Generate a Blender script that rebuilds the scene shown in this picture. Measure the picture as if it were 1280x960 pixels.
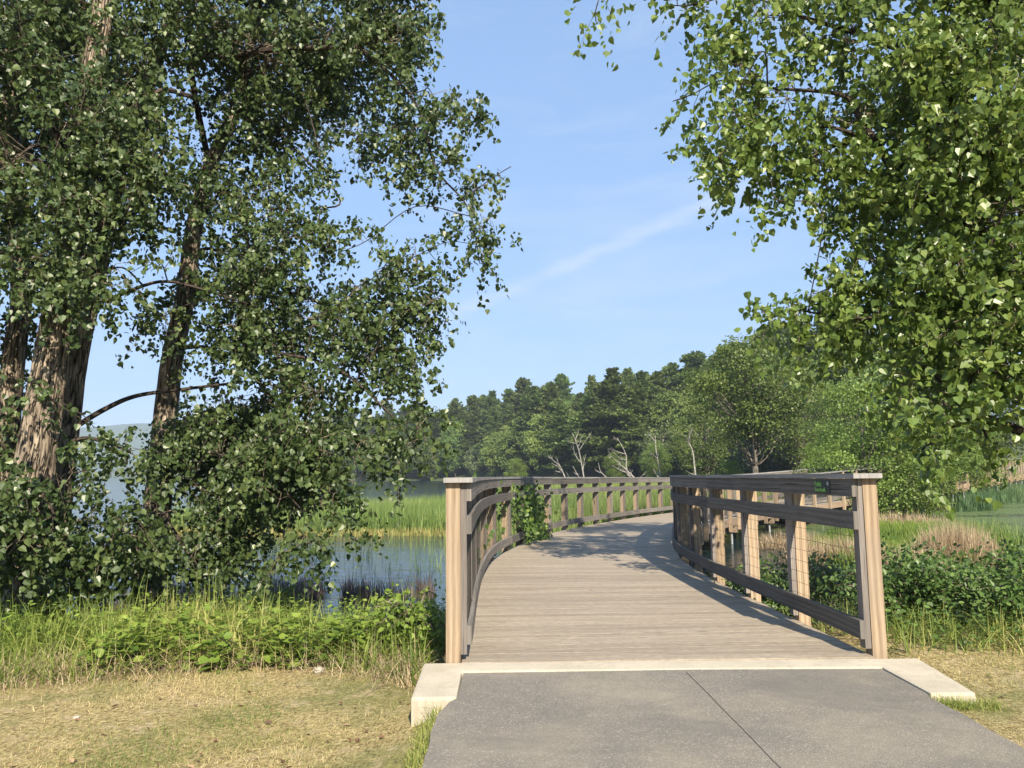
import bpy, math, random
import numpy as np
from mathutils import Vector
for o in list(bpy.data.objects): bpy.data.objects.remove(o)
S = bpy.context.scene
COL = S.collection
R = math.radians
# ------------------------------------------------------------------ camera
F = 961.0; PITCH = R(6.53); CAMZ = 1.43
cd = bpy.data.cameras.new('camera'); cam = bpy.data.objects.new('camera', cd); COL.objects.link(cam)
ROLL = R(0.6)                            # the photograph leans slightly: its content is turned counter-clockwise
cam.location = (0, 0, CAMZ)
from mathutils import Matrix
cam.rotation_mode = 'XYZ'; cam.rotation_euler = (Matrix.Rotation(R(90) + PITCH, 3, 'X') @ Matrix.Rotation(-ROLL, 3, 'Z')).to_euler()
cd.sensor_width = 36; cd.lens = 36 * F / 1280; cd.clip_start = 0.05; cd.clip_end = 20000
S.camera = cam
# ------------------------------------------------------------------ sky, sun, exposure
SUN_EL, SUN_AZ = R(37), R(12)          # azimuth measured from -Y (behind the camera) towards +X
EXPO = 1.1
S.view_settings.view_transform = 'Standard'; S.view_settings.look = 'None'
S.view_settings.exposure = EXPO; S.view_settings.gamma = 1; S.view_settings.use_curve_mapping = False
W = bpy.data.worlds.new('World'); S.world = W; W.use_nodes = True
wt = W.node_tree; wt.nodes.clear()
def wn(t, **k):
    n = wt.nodes.new(t)
    for a, b in k.items(): setattr(n, a, b)
    return n
wo = wn('ShaderNodeOutputWorld'); bg = wn('ShaderNodeBackground'); bg.inputs[1].default_value = 0.145
sky = wn('ShaderNodeTexSky', sky_type='NISHITA', sun_disc=False)
sky.sun_elevation = SUN_EL; sky.sun_rotation = math.pi - SUN_AZ
sky.altitude = 200; sky.air_density = 1.15; sky.dust_density = 0.25; sky.ozone_density = 4.5
tc = wn('ShaderNodeTexCoord')
def pxdir(px, py):
    dx = (px - 640) / F; dy = (480 - py) / F
    dx, dy = dx * math.cos(ROLL) + dy * math.sin(ROLL), dy * math.cos(ROLL) - dx * math.sin(ROLL)
    v = Vector((dx, math.cos(PITCH) - math.sin(PITCH) * dy, math.sin(PITCH) + math.cos(PITCH) * dy))
    return v.normalized()
# thin cirrus: noise stretched along a great circle, plus one long dispersed streak
da, db = pxdir(570, 392), pxdir(900, 248)
nrm = da.cross(db).normalized()
def vm(op, a=None, b=None):
    n = wn('ShaderNodeVectorMath', operation=op)
    if a is not None: wt.links.new(a, n.inputs[0])
    if isinstance(b, Vector): n.inputs[1].default_value = b
    elif b is not None: wt.links.new(b, n.inputs[1])
    return n
def mt(op, a, b=None, clamp=False):
    n = wn('ShaderNodeMath', operation=op); n.use_clamp = clamp
    for i, v in enumerate((a, b)):
        if v is None: continue
        if isinstance(v, (int, float)): n.inputs[i].default_value = v
        else: wt.links.new(v, n.inputs[i])
    return n.outputs[0]
gdir = tc.outputs['Generated']
mp = wn('ShaderNodeMapping'); mp.inputs['Scale'].default_value = (2.2, 1.5, 9.0); mp.inputs['Rotation'].default_value = (0, 0.33, 0)
wt.links.new(gdir, mp.inputs[0])
nz = wn('ShaderNodeTexNoise'); nz.inputs['Scale'].default_value = 1.7; nz.inputs['Detail'].default_value = 9; nz.inputs['Roughness'].default_value = 0.6
nz.inputs['Distortion'].default_value = 0.6
wt.links.new(mp.outputs[0], nz.inputs[0])
cir = wn('ShaderNodeMapRange'); cir.inputs[1].default_value = 0.5; cir.inputs[2].default_value = 0.85; cir.inputs[4].default_value = 0.42
wt.links.new(nz.outputs[0], cir.inputs[0])
dn = vm('DOT_PRODUCT', gdir, nrm).outputs['Value']
n2 = wn('ShaderNodeTexNoise'); n2.inputs['Scale'].default_value = 9; n2.inputs['Detail'].default_value = 6
wt.links.new(mp.outputs[0], n2.inputs[0])
dw = mt('ADD', dn, mt('MULTIPLY', mt('SUBTRACT', n2.outputs[0], 0.5), 0.022))
band = mt('MULTIPLY', mt('SUBTRACT', 1.0, mt('MULTIPLY', mt('ABSOLUTE', dw), 85.0), True), mt('MULTIPLY', nz.outputs[0], 0.55))
al = vm('DOT_PRODUCT', gdir, db).outputs['Value']
band = mt('MULTIPLY', band, mt('MULTIPLY', mt('SUBTRACT', al, 0.80), 6.0, True))
fac = mt('ADD', band, cir.outputs[0], True)
mx = wn('ShaderNodeMix', data_type='RGBA'); gm = wn('ShaderNodeGamma'); gm.inputs[1].default_value = 0.30; wt.links.new(sky.outputs[0], gm.inputs[0])
tn_ = wn('ShaderNodeMix', data_type='RGBA', blend_type='MULTIPLY'); tn_.inputs[0].default_value = 1; wt.links.new(gm.outputs[0], tn_.inputs[6]); tn_.inputs[7].default_value = (1.02, 1.40, 1.98, 1)
wt.links.new(fac, mx.inputs[0]); wt.links.new(tn_.outputs[2], mx.inputs[6])
mx.inputs[7].default_value = (2.5, 2.8, 3.15, 1)
wt.links.new(mx.outputs[2], bg.inputs[0]); wt.links.new(bg.outputs[0], wo.inputs[0])
sl = bpy.data.lights.new('sun', 'SUN'); sl.energy = 5.0; sl.angle = R(0.53); sl.color = (1.0, 0.885, 0.71)
sun = bpy.data.objects.new('sun', sl); COL.objects.link(sun)
sd = Vector((math.sin(SUN_AZ) * math.cos(SUN_EL), -math.cos(SUN_AZ) * math.cos(SUN_EL), math.sin(SUN_EL)))
sun.rotation_euler = sd.to_track_quat('Z', 'Y').to_euler(); sun.location = sd * 60
S.cycles.use_denoising = True
S.cycles.max_bounces = 7; S.cycles.transparent_max_bounces = 4; S.cycles.diffuse_bounces = 3
S.cycles.glossy_bounces = 2; S.cycles.transmission_bounces = 3; S.cycles.volume_bounces = 0
S.cycles.caustics_reflective = False; S.cycles.caustics_refractive = False

# ------------------------------------------------------------------ helpers
rng = np.random.default_rng(7); rnd = random.Random(7)
def P(px, py, d):
    v = pxdir(px, py); k = d / v.y
    return np.array((v.x * k, d, CAMZ + v.z * k))
def sm(a, b, x):
    t = np.clip((np.asarray(x, float) - a) / (b - a), 0, 1); return t * t * (3 - 2 * t)
def wob(x, y, f=1.0, s=0.0):
    x = np.asarray(x, float) * f + s; y = np.asarray(y, float) * f - s * 1.7
    return (np.sin(x * 1.3 + 1.7 * np.sin(y * .7)) + np.sin(y * 1.9 - x * .6 + 2) * .7 + np.sin(x * 3.1 + y * 2.3 + 4) * .4 + np.sin(y * 4.3 - x * 3.7) * .3) / 2.4

def mk(name, V, faces_n, loops, mats, parent=None, uv=None, tint=None, smooth=False, mi=None):
    """V (n,3); faces_n loop count per face; loops flat vertex index"""
    me = bpy.data.meshes.new(name)
    V = np.asarray(V, np.float32); loops = np.asarray(loops, np.int32); fn = np.asarray(faces_n, np.int32)
    me.vertices.add(len(V)); me.vertices.foreach_set('co', V.ravel())
    me.loops.add(len(loops)); me.loops.foreach_set('vertex_index', loops)
    me.polygons.add(len(fn)); st = np.concatenate(([0], np.cumsum(fn)[:-1])).astype(np.int32)
    me.polygons.foreach_set('loop_start', st); me.polygons.foreach_set('loop_total', fn)
    if not isinstance(mats, (list, tuple)): mats = [mats]
    for m in mats: me.materials.append(m)
    if mi is not None: me.polygons.foreach_set('material_index', np.asarray(mi, np.int32))
    me.update(calc_edges=True)
    me.polygons.foreach_set('use_smooth', np.full(len(fn), bool(smooth)))
    if uv is not None:
        l = me.uv_layers.new(name='UVMap'); l.data.foreach_set('uv', np.asarray(uv, np.float32).ravel())
    if tint is not None:
        a = me.attributes.new('tint', 'FLOAT', 'POINT'); a.data.foreach_set('value', np.asarray(tint, np.float32))
    o = bpy.data.objects.new(name, me); COL.objects.link(o)
    if parent is not None: o.parent = parent
    return o
class MB:
    def __init__(s): s.v = []; s.f = []; s.uv = []; s.t = []
    def quad(s, ids, uvs): s.f.append(tuple(ids)); s.uv.extend(uvs)
    def sweep(s, pts, sides, ups, w, h, cap=True, tint=None, uo=None):
        """rectangle w (side) x h (up) swept along pts (centre of the rectangle)"""
        t = rnd.random() if tint is None else tint; uo = rnd.random() * 40 if uo is None else uo
        b = len(s.v); L = 0; n = len(pts); us = []
        for i, p in enumerate(pts):
            if i: L += float(np.linalg.norm(np.asarray(p) - np.asarray(pts[i - 1])))
            us.append(L)
            a = np.asarray(sides[i]) * w / 2; u = np.asarray(ups[i]) * h / 2; p = np.asarray(p)
            for q in (p - a - u, p + a - u, p + a + u, p - a + u): s.v.append(tuple(q)); s.t.append(t)
        per = [0, w, w + h, 2 * w + h, 2 * w + 2 * h]
        for i in range(n - 1):
            for k in range(4):
                k2 = (k + 1) % 4
                s.quad((b + 4 * i + k, b + 4 * i + k2, b + 4 * i + 4 + k2, b + 4 * i + 4 + k),
                       ((us[i] + uo, per[k] + uo), (us[i] + uo, per[k + 1] + uo), (us[i + 1] + uo, per[k + 1] + uo), (us[i + 1] + uo, per[k] + uo)))
        if cap:
            e = b + 4 * (n - 1)
            s.quad((b + 3, b + 2, b + 1, b), ((uo, uo), (uo, uo + w), (uo + h * .1, uo + w), (uo + h * .1, uo)))
            s.quad((e, e + 1, e + 2, e + 3), ((uo, uo), (uo, uo + w), (uo + h * .1, uo + w), (uo + h * .1, uo)))
    def bar(s, a, b, w, h, side=(1, 0, 0), tint=None, seg=1):
        a = np.asarray(a, float); b = np.asarray(b, float); d = b - a; d /= np.linalg.norm(d)
        sd_ = np.asarray(side, float); sd_ = sd_ - d * sd_.dot(d); sd_ /= np.linalg.norm(sd_); up = np.cross(sd_, d)
        pts = [a + (b - a) * i / seg for i in range(seg + 1)]
        s.sweep(pts, [sd_] * (seg + 1), [up] * (seg + 1), w, h, tint=tint)
    def tube(s, pts, rad, n=8, bark=0.0, cap=True, seed=0.0):
        pts = np.asarray(pts, float); m = len(pts)
        T = np.gradient(pts, axis=0); T /= np.linalg.norm(T, axis=1)[:, None] + 1e-9
        ref = np.array((0.31, 0.95, 0.05)) if abs(T[0][1]) < .8 else np.array((1., 0, .1))
        b = len(s.v); L = 0; t = rnd.random(); us = []
        for i in range(m):
            if i: L += float(np.linalg.norm(pts[i] - pts[i - 1]))
            us.append(L)
            x = ref - T[i] * ref.dot(T[i]); x /= np.linalg.norm(x); ref = x; y = np.cross(T[i], x)
            for k in range(n):
                a = 2 * math.pi * k / n; r = rad[i]
                if bark:
                    q = math.sin(a * 11 + 1.6 * math.sin(L * 2.3 + seed) + seed) + .6 * math.sin(a * 23 + 2.4 * math.sin(L * 4.1 + seed * 2)) + .5 * math.sin(a * 3 + L * .9 + seed)
                    r = r * (1 + bark * q * .55)
                s.v.append(tuple(pts[i] + (x * math.cos(a) + y * math.sin(a)) * r)); s.t.append(t)
        c = 2 * math.pi * float(np.mean(rad))
        for i in range(m - 1):
            for k in range(n):
                k2 = (k + 1) % n; u0 = k / n * c; u1 = (k + 1) / n * c
                s.quad((b + n * i + k, b + n * i + k2, b + n * i + n + k2, b + n * i + n + k), ((us[i], u0), (us[i], u1), (us[i + 1], u1), (us[i + 1], u0)))
        if cap and rad[-1] > .02:
            e = b + n * (m - 1); s.f.append(tuple(range(e, e + n))); s.uv.extend([(0, 0)] * n)
    def build(s, name, mat, parent=None, smooth=False):
        return mk(name, s.v, [len(f) for f in s.f], [i for f in s.f for i in f], mat, parent, s.uv, s.t, smooth)
def box(mb, x0, x1, y0, y1, z0, z1): mb.bar(((x0 + x1) / 2, y0, (z0 + z1) / 2), ((x0 + x1) / 2, y1, (z0 + z1) / 2), x1 - x0, z1 - z0)
def empty(name, loc=(0, 0, 0)):
    o = bpy.data.objects.new(name, None); o.location = tuple(float(c) for c in loc); o.empty_display_size = .2; COL.objects.link(o); return o
def tag(o, label=None, cat=None, group=None, kind=None):
    if label: o['label'] = label
    if cat: o['category'] = cat
    if group: o['group'] = group
    if kind: o['kind'] = kind
    return o
def smoothpts(pts, k=6):
    pts = [np.asarray(p, float) for p in pts]
    if len(pts) < 3: return [pts[0] + (pts[-1] - pts[0]) * i / k for i in range(k + 1)]
    out = []; ext = [2 * pts[0] - pts[1]] + pts + [2 * pts[-1] - pts[-2]]
    for i in range(1, len(ext) - 2):
        a, b, c, d = ext[i - 1], ext[i], ext[i + 1], ext[i + 2]
        for j in range(k):
            t = j / k; out.append(.5 * (2 * b + (c - a) * t + (2 * a - 5 * b + 4 * c - d) * t * t + (3 * b - a - 3 * c + d) * t ** 3))
    out.append(pts[-1]); return out

# ------------------------------------------------------------------ materials
def newmat(name):
    m = bpy.data.materials.new(name); m.use_nodes = True; nt = m.node_tree; nt.nodes.clear()
    out = nt.nodes.new('ShaderNodeOutputMaterial'); return m, nt, out
class NT:
    def __init__(s, nt): s.nt = nt
    def n(s, t, **k):
        x = s.nt.nodes.new(t)
        for a, b in k.items(): setattr(x, a, b)
        return x
    def l(s, a, b): s.nt.links.new(a, b)
    def noise(s, vec, scale, detail=4, rough=.55, dist=0.0, col=False):
        x = s.n('ShaderNodeTexNoise'); x.inputs['Scale'].default_value = scale; x.inputs['Detail'].default_value = detail
        x.inputs['Roughness'].default_value = rough; x.inputs['Distortion'].default_value = dist
        if vec is not None: s.l(vec, x.inputs[0])
        return x.outputs[0]
    def ramp(s, fac, stops, interp='LINEAR'):
        x = s.n('ShaderNodeValToRGB'); x.color_ramp.interpolation = interp; e = x.color_ramp.elements
        while len(e) < len(stops): e.new(0.5)
        for i, (p, c) in enumerate(stops):
            e[i].position = p; e[i].color = (*c, 1) if len(c) == 3 else c
        s.l(fac, x.inputs[0]); return x.outputs[0]
    def rng(s, v, a, b, c, d):
        x = s.n('ShaderNodeMapRange'); s.l(v, x.inputs[0])
        for i, q in enumerate((a, b, c, d)): x.inputs[i + 1].default_value = q
        return x.outputs[0]
    def math(s, op, a, b=0.0, clamp=False):
        x = s.n('ShaderNodeMath', operation=op); x.use_clamp = clamp
        for i, v in enumerate((a, b)):
            if isinstance(v, (int, float)): x.inputs[i].default_value = v
            else: s.l(v, x.inputs[i])
        return x.outputs[0]
    def mix(s, fac, a, b, mode='MIX'):
        x = s.n('ShaderNodeMix', data_type='RGBA', blend_type=mode)
        if isinstance(fac, (int, float)): x.inputs[0].default_value = fac
        else: s.l(fac, x.inputs[0])
        for i, v in ((6, a), (7, b)):
            if isinstance(v, tuple): x.inputs[i].default_value = (*v, 1)
            else: s.l(v, x.inputs[i])
        return x.outputs[2]
    def bump(s, h, strength=.5, dist=.01):
        x = s.n('ShaderNodeBump'); x.inputs['Strength'].default_value = strength; x.inputs['Distance'].default_value = dist
        s.l(h, x.inputs['Height']); return x.outputs[0]
    def bsdf(s, col, rough=.7, spec=.3, normal=None, **kw):
        x = s.n('ShaderNodeBsdfPrincipled')
        if isinstance(col, tuple): x.inputs['Base Color'].default_value = (*col, 1)
        else: s.l(col, x.inputs['Base Color'])
        if isinstance(rough, (int, float)): x.inputs['Roughness'].default_value = rough
        else: s.l(rough, x.inputs['Roughness'])
        x.inputs['Specular IOR Level'].default_value = spec
        if normal is not None: s.l(normal, x.inputs['Normal'])
        for k, v in kw.items(): x.inputs[k].default_value = v
        return x.outputs[0]
    def mapping(s, vec, scale=(1, 1, 1), rot=(0, 0, 0)):
        x = s.n('ShaderNodeMapping'); x.inputs['Scale'].default_value = scale; x.inputs['Rotation'].default_value = rot; s.l(vec, x.inputs[0]); return x.outputs[0]
    def attr(s, name): x = s.n('ShaderNodeAttribute'); x.attribute_name = name; return x.outputs['Fac']
def wood(name, dark, mid, light, tintamt=.35, cath=0.0, rough=.85, patch=None, spec=.2, scale=1.0, speck=0.0, knots=False):
    m, nt, out = newmat(name); N = NT(nt)
    uv = N.n('ShaderNodeUVMap').outputs[0]
    fine = N.noise(N.mapping(uv, (3.0 * scale, 95, 1)), 1.0, 6, .7)
    med = N.noise(N.mapping(uv, (1.1 * scale, 22, 1)), 1.0, 4, .6, .4)
    g = N.math('ADD', N.math('MULTIPLY', fine, .6), N.math('MULTIPLY', med, .4))
    if cath:
        w = N.n('ShaderNodeTexWave', wave_type='BANDS', bands_direction='Y'); w.inputs['Scale'].default_value = 6.5
        w.inputs['Distortion'].default_value = 5; w.inputs['Detail'].default_value = 2; w.inputs['Detail Scale'].default_value = .6
        N.l(N.mapping(uv, (.22, 1.0, 1)), w.inputs[0])
        g = N.math('ADD', N.math('MULTIPLY', g, 1 - cath), N.math('MULTIPLY', w.outputs[1], cath))
    if speck: g = N.math('ADD', N.math('MULTIPLY', g, 1 - speck), N.math('MULTIPLY', N.noise(N.mapping(uv, (13, 55, 1)), 1.0, 4, .75), speck))
    c = N.ramp(g, [(.25, dark), (.5, mid), (.75, light)])
    if knots:
        kv = N.n('ShaderNodeTexVoronoi'); kv.inputs['Scale'].default_value = 1.0; N.l(N.mapping(uv, (1.9, 6.5, 1)), kv.inputs[0])
        kc = N.n('ShaderNodeSeparateColor'); N.l(kv.outputs['Color'], kc.inputs[0])
        kd = N.math('MULTIPLY', N.rng(kv.outputs['Distance'], .05, .16, 1, 0), N.rng(kc.outputs[0], .55, .6, 0, 1))
        ring = N.math('MULTIPLY', N.rng(N.math('SINE', N.math('MULTIPLY', kv.outputs['Distance'], 90)), -1, 1, 0, .35), N.math('MULTIPLY', N.rng(kv.outputs['Distance'], .1, .42, 1, 0), N.rng(kc.outputs[0], .55, .6, 0, 1)))
        c = N.mix(ring, c, dark); c = N.mix(kd, c, tuple(x * .6 for x in dark))
    big = N.noise(N.mapping(uv, (.9, 2.2, 1)), 1.0, 4, .6)
    c = N.mix(N.rng(big, .45, .75, 0, .75), c, patch if patch else tuple(x * .55 for x in mid))
    t = N.attr('tint')
    hs = N.n('ShaderNodeHueSaturation'); N.l(N.rng(t, 0, 1, 1 - tintamt, 1 + tintamt * .8), hs.inputs['Value']); N.l(c, hs.inputs['Color'])
    crack = N.rng(N.noise(N.mapping(uv, (1.4, 60, 1)), 1.0, 2, .5, .3), .66, .72, 0, .75)
    c = N.mix(crack, hs.outputs[0], tuple(x * .25 for x in dark))
    b = N.bump(N.math('SUBTRACT', g, N.math('MULTIPLY', crack, .6)), .7, .004)
    N.l(N.bsdf(c, rough, spec, b), out.inputs[0]); return m
M_post = wood('weathered post timber', (.16, .115, .075), (.335, .25, .165), (.475, .385, .275), .28, .22, patch=(.27, .225, .18), speck=.15, knots=True)
M_rail = wood('dark weathered rail timber', (.055, .050, .045), (.135, .122, .108), (.25, .228, .205), .35, .2, patch=(.20, .185, .165), speck=.3)
M_batten = wood('grey batten timber', (.09, .08, .072), (.21, .185, .165), (.33, .30, .27), .3, patch=(.15, .125, .11))
M_cap = wood('silvered cap timber', (.11, .105, .10), (.27, .26, .25), (.42, .40, .38), .2, patch=(.2, .19, .18))
M_deck = wood('weathered deck boards', (.10, .078, .056), (.29, .242, .182), (.60, .53, .42), .11, patch=(.235, .195, .148), spec=.35, rough=.72, speck=.5)
M_beam = wood('tan framing timber', (.12, .085, .06), (.32, .235, .165), (.44, .34, .25), .2)

def bark(name, dark, mid, light, sc=1.0, moss=None):
    m, nt, out = newmat(name); N = NT(nt)
    uv = N.n('ShaderNodeUVMap').outputs[0]; oc = N.n('ShaderNodeTexCoord').outputs['Object']
    r = N.noise(N.mapping(uv, (2.6 * sc, 22 * sc, 1)), 1.0, 5, .55, .7)
    ck = N.rng(N.math('ABSOLUTE', N.math('SUBTRACT', N.noise(N.mapping(uv, (2.2 * sc, 20 * sc, 1)), 1.3, 3, .5, .5), .5)), .0, .05, 0, 1)
    v = N.noise(N.mapping(oc, (9 * sc, 9 * sc, 3 * sc)), 1.0, 5, .6)
    g = N.math('ADD', N.math('MULTIPLY', r, .75), N.math('MULTIPLY', v, .25))
    c = N.ramp(g, [(.38, dark), (.5, mid), (.64, light)])
    c = N.mix(ck, tuple(x * .45 for x in dark), c); g = N.math('ADD', N.math('MULTIPLY', g, .5), N.math('MULTIPLY', ck, .5))
    if moss: c = N.mix(N.rng(N.noise(oc, 1.3, 3), .5, .7, 0, .5), c, moss)
    N.l(N.bsdf(c, .9, .15, N.bump(g, 1.0, .05 / sc)), out.inputs[0]); return m
M_bark = bark('furrowed cottonwood bark', (.06, .048, .036), (.22, .178, .132), (.42, .35, .265))
M_barkd = bark('dark branch bark', (.022, .018, .015), (.07, .056, .045), (.15, .12, .10), 2.0)
M_twig = bark('pale twig bark', (.10, .08, .06), (.22, .18, .13), (.36, .30, .24), 4.0)
M_snag = bark('bleached dead wood', (.22, .20, .18), (.42, .40, .36), (.62, .59, .54), 1.0)
M_midbark = bark('grey tree bark', (.08, .07, .055), (.20, .175, .145), (.32, .29, .25), 1.0)
M_pinebark = bark('far trunk bark', (.03, .025, .02), (.10, .08, .065), (.17, .14, .12), .6)

def leafmat(name, c0, c1, c2, trans=.3, rough=.42, spec=.45, objvar=0.0, tcol=None):
    m, nt, out = newmat(name); N = NT(nt)
    t = N.attr('tint')
    c = N.ramp(t, [(0, c0), (.55, c1), (1, c2)])
    if objvar:
        oi = N.n('ShaderNodeObjectInfo'); hs = N.n('ShaderNodeHueSaturation'); N.l(c, hs.inputs['Color'])
        N.l(N.rng(oi.outputs['Random'], 0, 1, 1 - objvar, 1 + objvar), hs.inputs['Value'])
        N.l(N.rng(N.math('FRACT', N.math('MULTIPLY', oi.outputs['Random'], 7.31)), 0, 1, .5 - objvar * .07, .5 + objvar * .05), hs.inputs['Hue'])
        c = hs.outputs[0]
    b = N.bsdf(c, rough, spec)
    tr = N.n('ShaderNodeBsdfTranslucent'); hs2 = N.n('ShaderNodeHueSaturation'); N.l(c, hs2.inputs['Color'])
    hs2.inputs['Value'].default_value = 1.5; hs2.inputs['Hue'].default_value = .485; N.l(hs2.outputs[0], tr.inputs[0])
    mxs = N.n('ShaderNodeMixShader'); mxs.inputs[0].default_value = trans; N.l(b, mxs.inputs[1]); N.l(tr.outputs[0], mxs.inputs[2])
    N.l(mxs.outputs[0], out.inputs[0]); return m
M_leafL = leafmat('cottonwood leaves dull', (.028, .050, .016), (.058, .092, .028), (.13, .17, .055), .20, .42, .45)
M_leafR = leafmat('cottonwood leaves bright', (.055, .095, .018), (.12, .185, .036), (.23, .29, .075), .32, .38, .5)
M_pine = leafmat('pine needles', (.085, .125, .036), (.13, .185, .05), (.185, .24, .07), .32, .6, .3, .22)
M_dec = leafmat('broadleaf crown', (.085, .135, .03), (.14, .205, .046), (.20, .27, .07), .3, .55, .35, .25)
M_olive = leafmat('olive willow crown', (.08, .115, .042), (.135, .18, .07), (.19, .235, .10), .22, .55, .35, .18)
M_mid = leafmat('midground tree leaves', (.06, .095, .02), (.115, .165, .034), (.18, .225, .055), .3, .5, .4, .1)
M_midb = leafmat('bright green tree leaves', (.07, .115, .02), (.14, .21, .04), (.21, .28, .065), .32, .5, .4, .1)
M_shrub = leafmat('dark shrub leaves', (.045, .09, .022), (.085, .15, .036), (.17, .25, .07), .28, .45, .4)
M_weed = leafmat('bright weed leaves', (.07, .12, .02), (.145, .22, .035), (.25, .32, .06), .3, .5, .35)
M_vine = leafmat('vine leaves', (.05, .10, .02), (.10, .17, .03), (.22, .30, .06), .3, .45, .4)
M_litter = leafmat('brown leaf litter', (.07, .035, .02), (.17, .09, .05), (.34, .24, .14), .1, .6, .3)
def blademat(name, c0, c1, c2, trans=.3):
    return leafmat(name, c0, c1, c2, trans, .55, .3)
M_grass = blademat('tall bank grass', (.09, .14, .025), (.20, .26, .05), (.44, .42, .15))
M_lawn = blademat('dry lawn blades', (.13, .19, .045), (.36, .33, .13), (.58, .48, .26), .25)
M_reed = blademat('green reeds', (.09, .155, .04), (.16, .235, .06), (.28, .33, .11))
M_reedblue = blademat('blue green reeds', (.07, .13, .055), (.11, .19, .08), (.18, .25, .11))
M_marsh = blademat('marsh grass', (.14, .19, .05), (.20, .26, .07), (.28, .32, .10))
M_dead = blademat('dead stalks', (.18, .135, .08), (.42, .325, .20), (.60, .49, .33), .15)
M_deadd = blademat('dark dead stalks', (.05, .042, .04), (.13, .105, .095), (.26, .21, .18), .1)
M_straw = blademat('straw base', (.22, .18, .07), (.30, .26, .09), (.22, .28, .08), .15)

def simple(name, col, rough=.8, spec=.3, var=.25, sc=20, bump=.3, metal=0.0):
    m, nt, out = newmat(name); N = NT(nt); oc = N.n('ShaderNodeTexCoord').outputs['Object']
    n1 = N.noise(oc, sc, 6, .65); n0 = N.noise(oc, sc * .15, 4, .6)
    g = N.math('ADD', N.math('MULTIPLY', n1, .6), N.math('MULTIPLY', n0, .4))
    c = N.ramp(g, [(.3, tuple(x * (1 - var) for x in col)), (.5, col), (.7, tuple(min(1, x * (1 + var)) for x in col))])
    N.l(N.bsdf(c, rough, spec, N.bump(n1, bump, .004), Metallic=metal), out.inputs[0]); return m
M_galv = simple('galvanised steel', (.27, .285, .295), .5, .5, .2, 8, .1, .6)
M_wire = simple('dark wire', (.06, .055, .05), .6, .4, .2, 8, 0, .5)
M_rock = simple('pale stone', (.38, .34, .28), .9, .2, .2, 30)
M_signb = simple('black sign plate', (.012, .016, .014), .4, .4, .2, 10, .05)
M_signg = simple('green sign lettering', (.26, .55, .12), .5, .3, .1, 10, 0)
M_signw = simple('pale sign patch', (.35, .37, .38), .5, .3, .1, 10, 0)
M_redleaf = simple('red brown leaf', (.30, .05, .03), .6, .3, .3, 60, .1)
# concrete with streaks
m, nt, out = newmat('pale concrete'); N = NT(nt); oc = N.n('ShaderNodeTexCoord').outputs['Object']
n1 = N.noise(oc, 90, 5, .7); n0 = N.noise(oc, 3.5, 5, .6); st = N.noise(N.mapping(oc, (30, 30, 1.2)), 1.0, 4, .6)
c = N.ramp(N.math('ADD', N.math('MULTIPLY', n1, .55), N.math('MULTIPLY', n0, .45)), [(.3, (.29, .255, .195)), (.5, (.44, .395, .31)), (.7, (.54, .49, .39))])
geo = N.n('ShaderNodeNewGeometry'); sx = N.n('ShaderNodeSeparateXYZ'); N.l(geo.outputs['Normal'], sx.inputs[0])
c = N.mix(N.rng(N.noise(oc, 7, 5, .7, .5), .52, .68, 0, .45), c, (.27, .235, .175))
side = N.math('SUBTRACT', 1.0, N.math('ABSOLUTE', sx.outputs[2]), True)
c = N.mix(N.math('MULTIPLY', side, N.rng(st, .48, .6, 0, .5)), c, (.30, .26, .20))
N.l(N.bsdf(c, .88, .25, N.bump(n1, .35, .003)), out.inputs[0]); M_conc = m
# asphalt
m, nt, out = newmat('aged asphalt'); N = NT(nt); oc = N.n('ShaderNodeTexCoord').outputs['Object']
vo = N.n('ShaderNodeTexVoronoi'); vo.inputs['Scale'].default_value = 135; N.l(oc, vo.inputs[0])
sp = N.noise(oc, 210, 3, .7); big = N.noise(oc, 1.1, 6, .6, .4); med = N.noise(oc, 9, 4, .6)
sc_ = N.n('ShaderNodeSeparateColor'); N.l(vo.outputs['Color'], sc_.inputs[0])
agg = N.ramp(sc_.outputs[0], [(.0, (.11, .098, .082)), (.55, (.185, .165, .138)), (.88, (.275, .25, .21)), (1.0, (.60, .56, .50))])
c = N.mix(.62, agg, N.ramp(sp, [(.3, (.11, .098, .083)), (.7, (.265, .238, .20))]))
c = N.mix(N.rng(big, .42, .66, 0, .6), c, (.31, .275, .21))
big2 = N.noise(oc, .6, 5, .7, .8); c = N.mix(N.rng(big2, .5, .62, 0, .45), c, (.12, .112, .10))
c = N.mix(N.rng(med, .3, .7, .25, 0), c, (.09, .086, .08))
N.l(N.bsdf(c, .85, .3, N.bump(vo.outputs[0], .6, .004)), out.inputs[0]); M_asph = m
M_crack = simple('dark seam', (.15, .138, .118), .95, .1, .2, 30)
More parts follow.
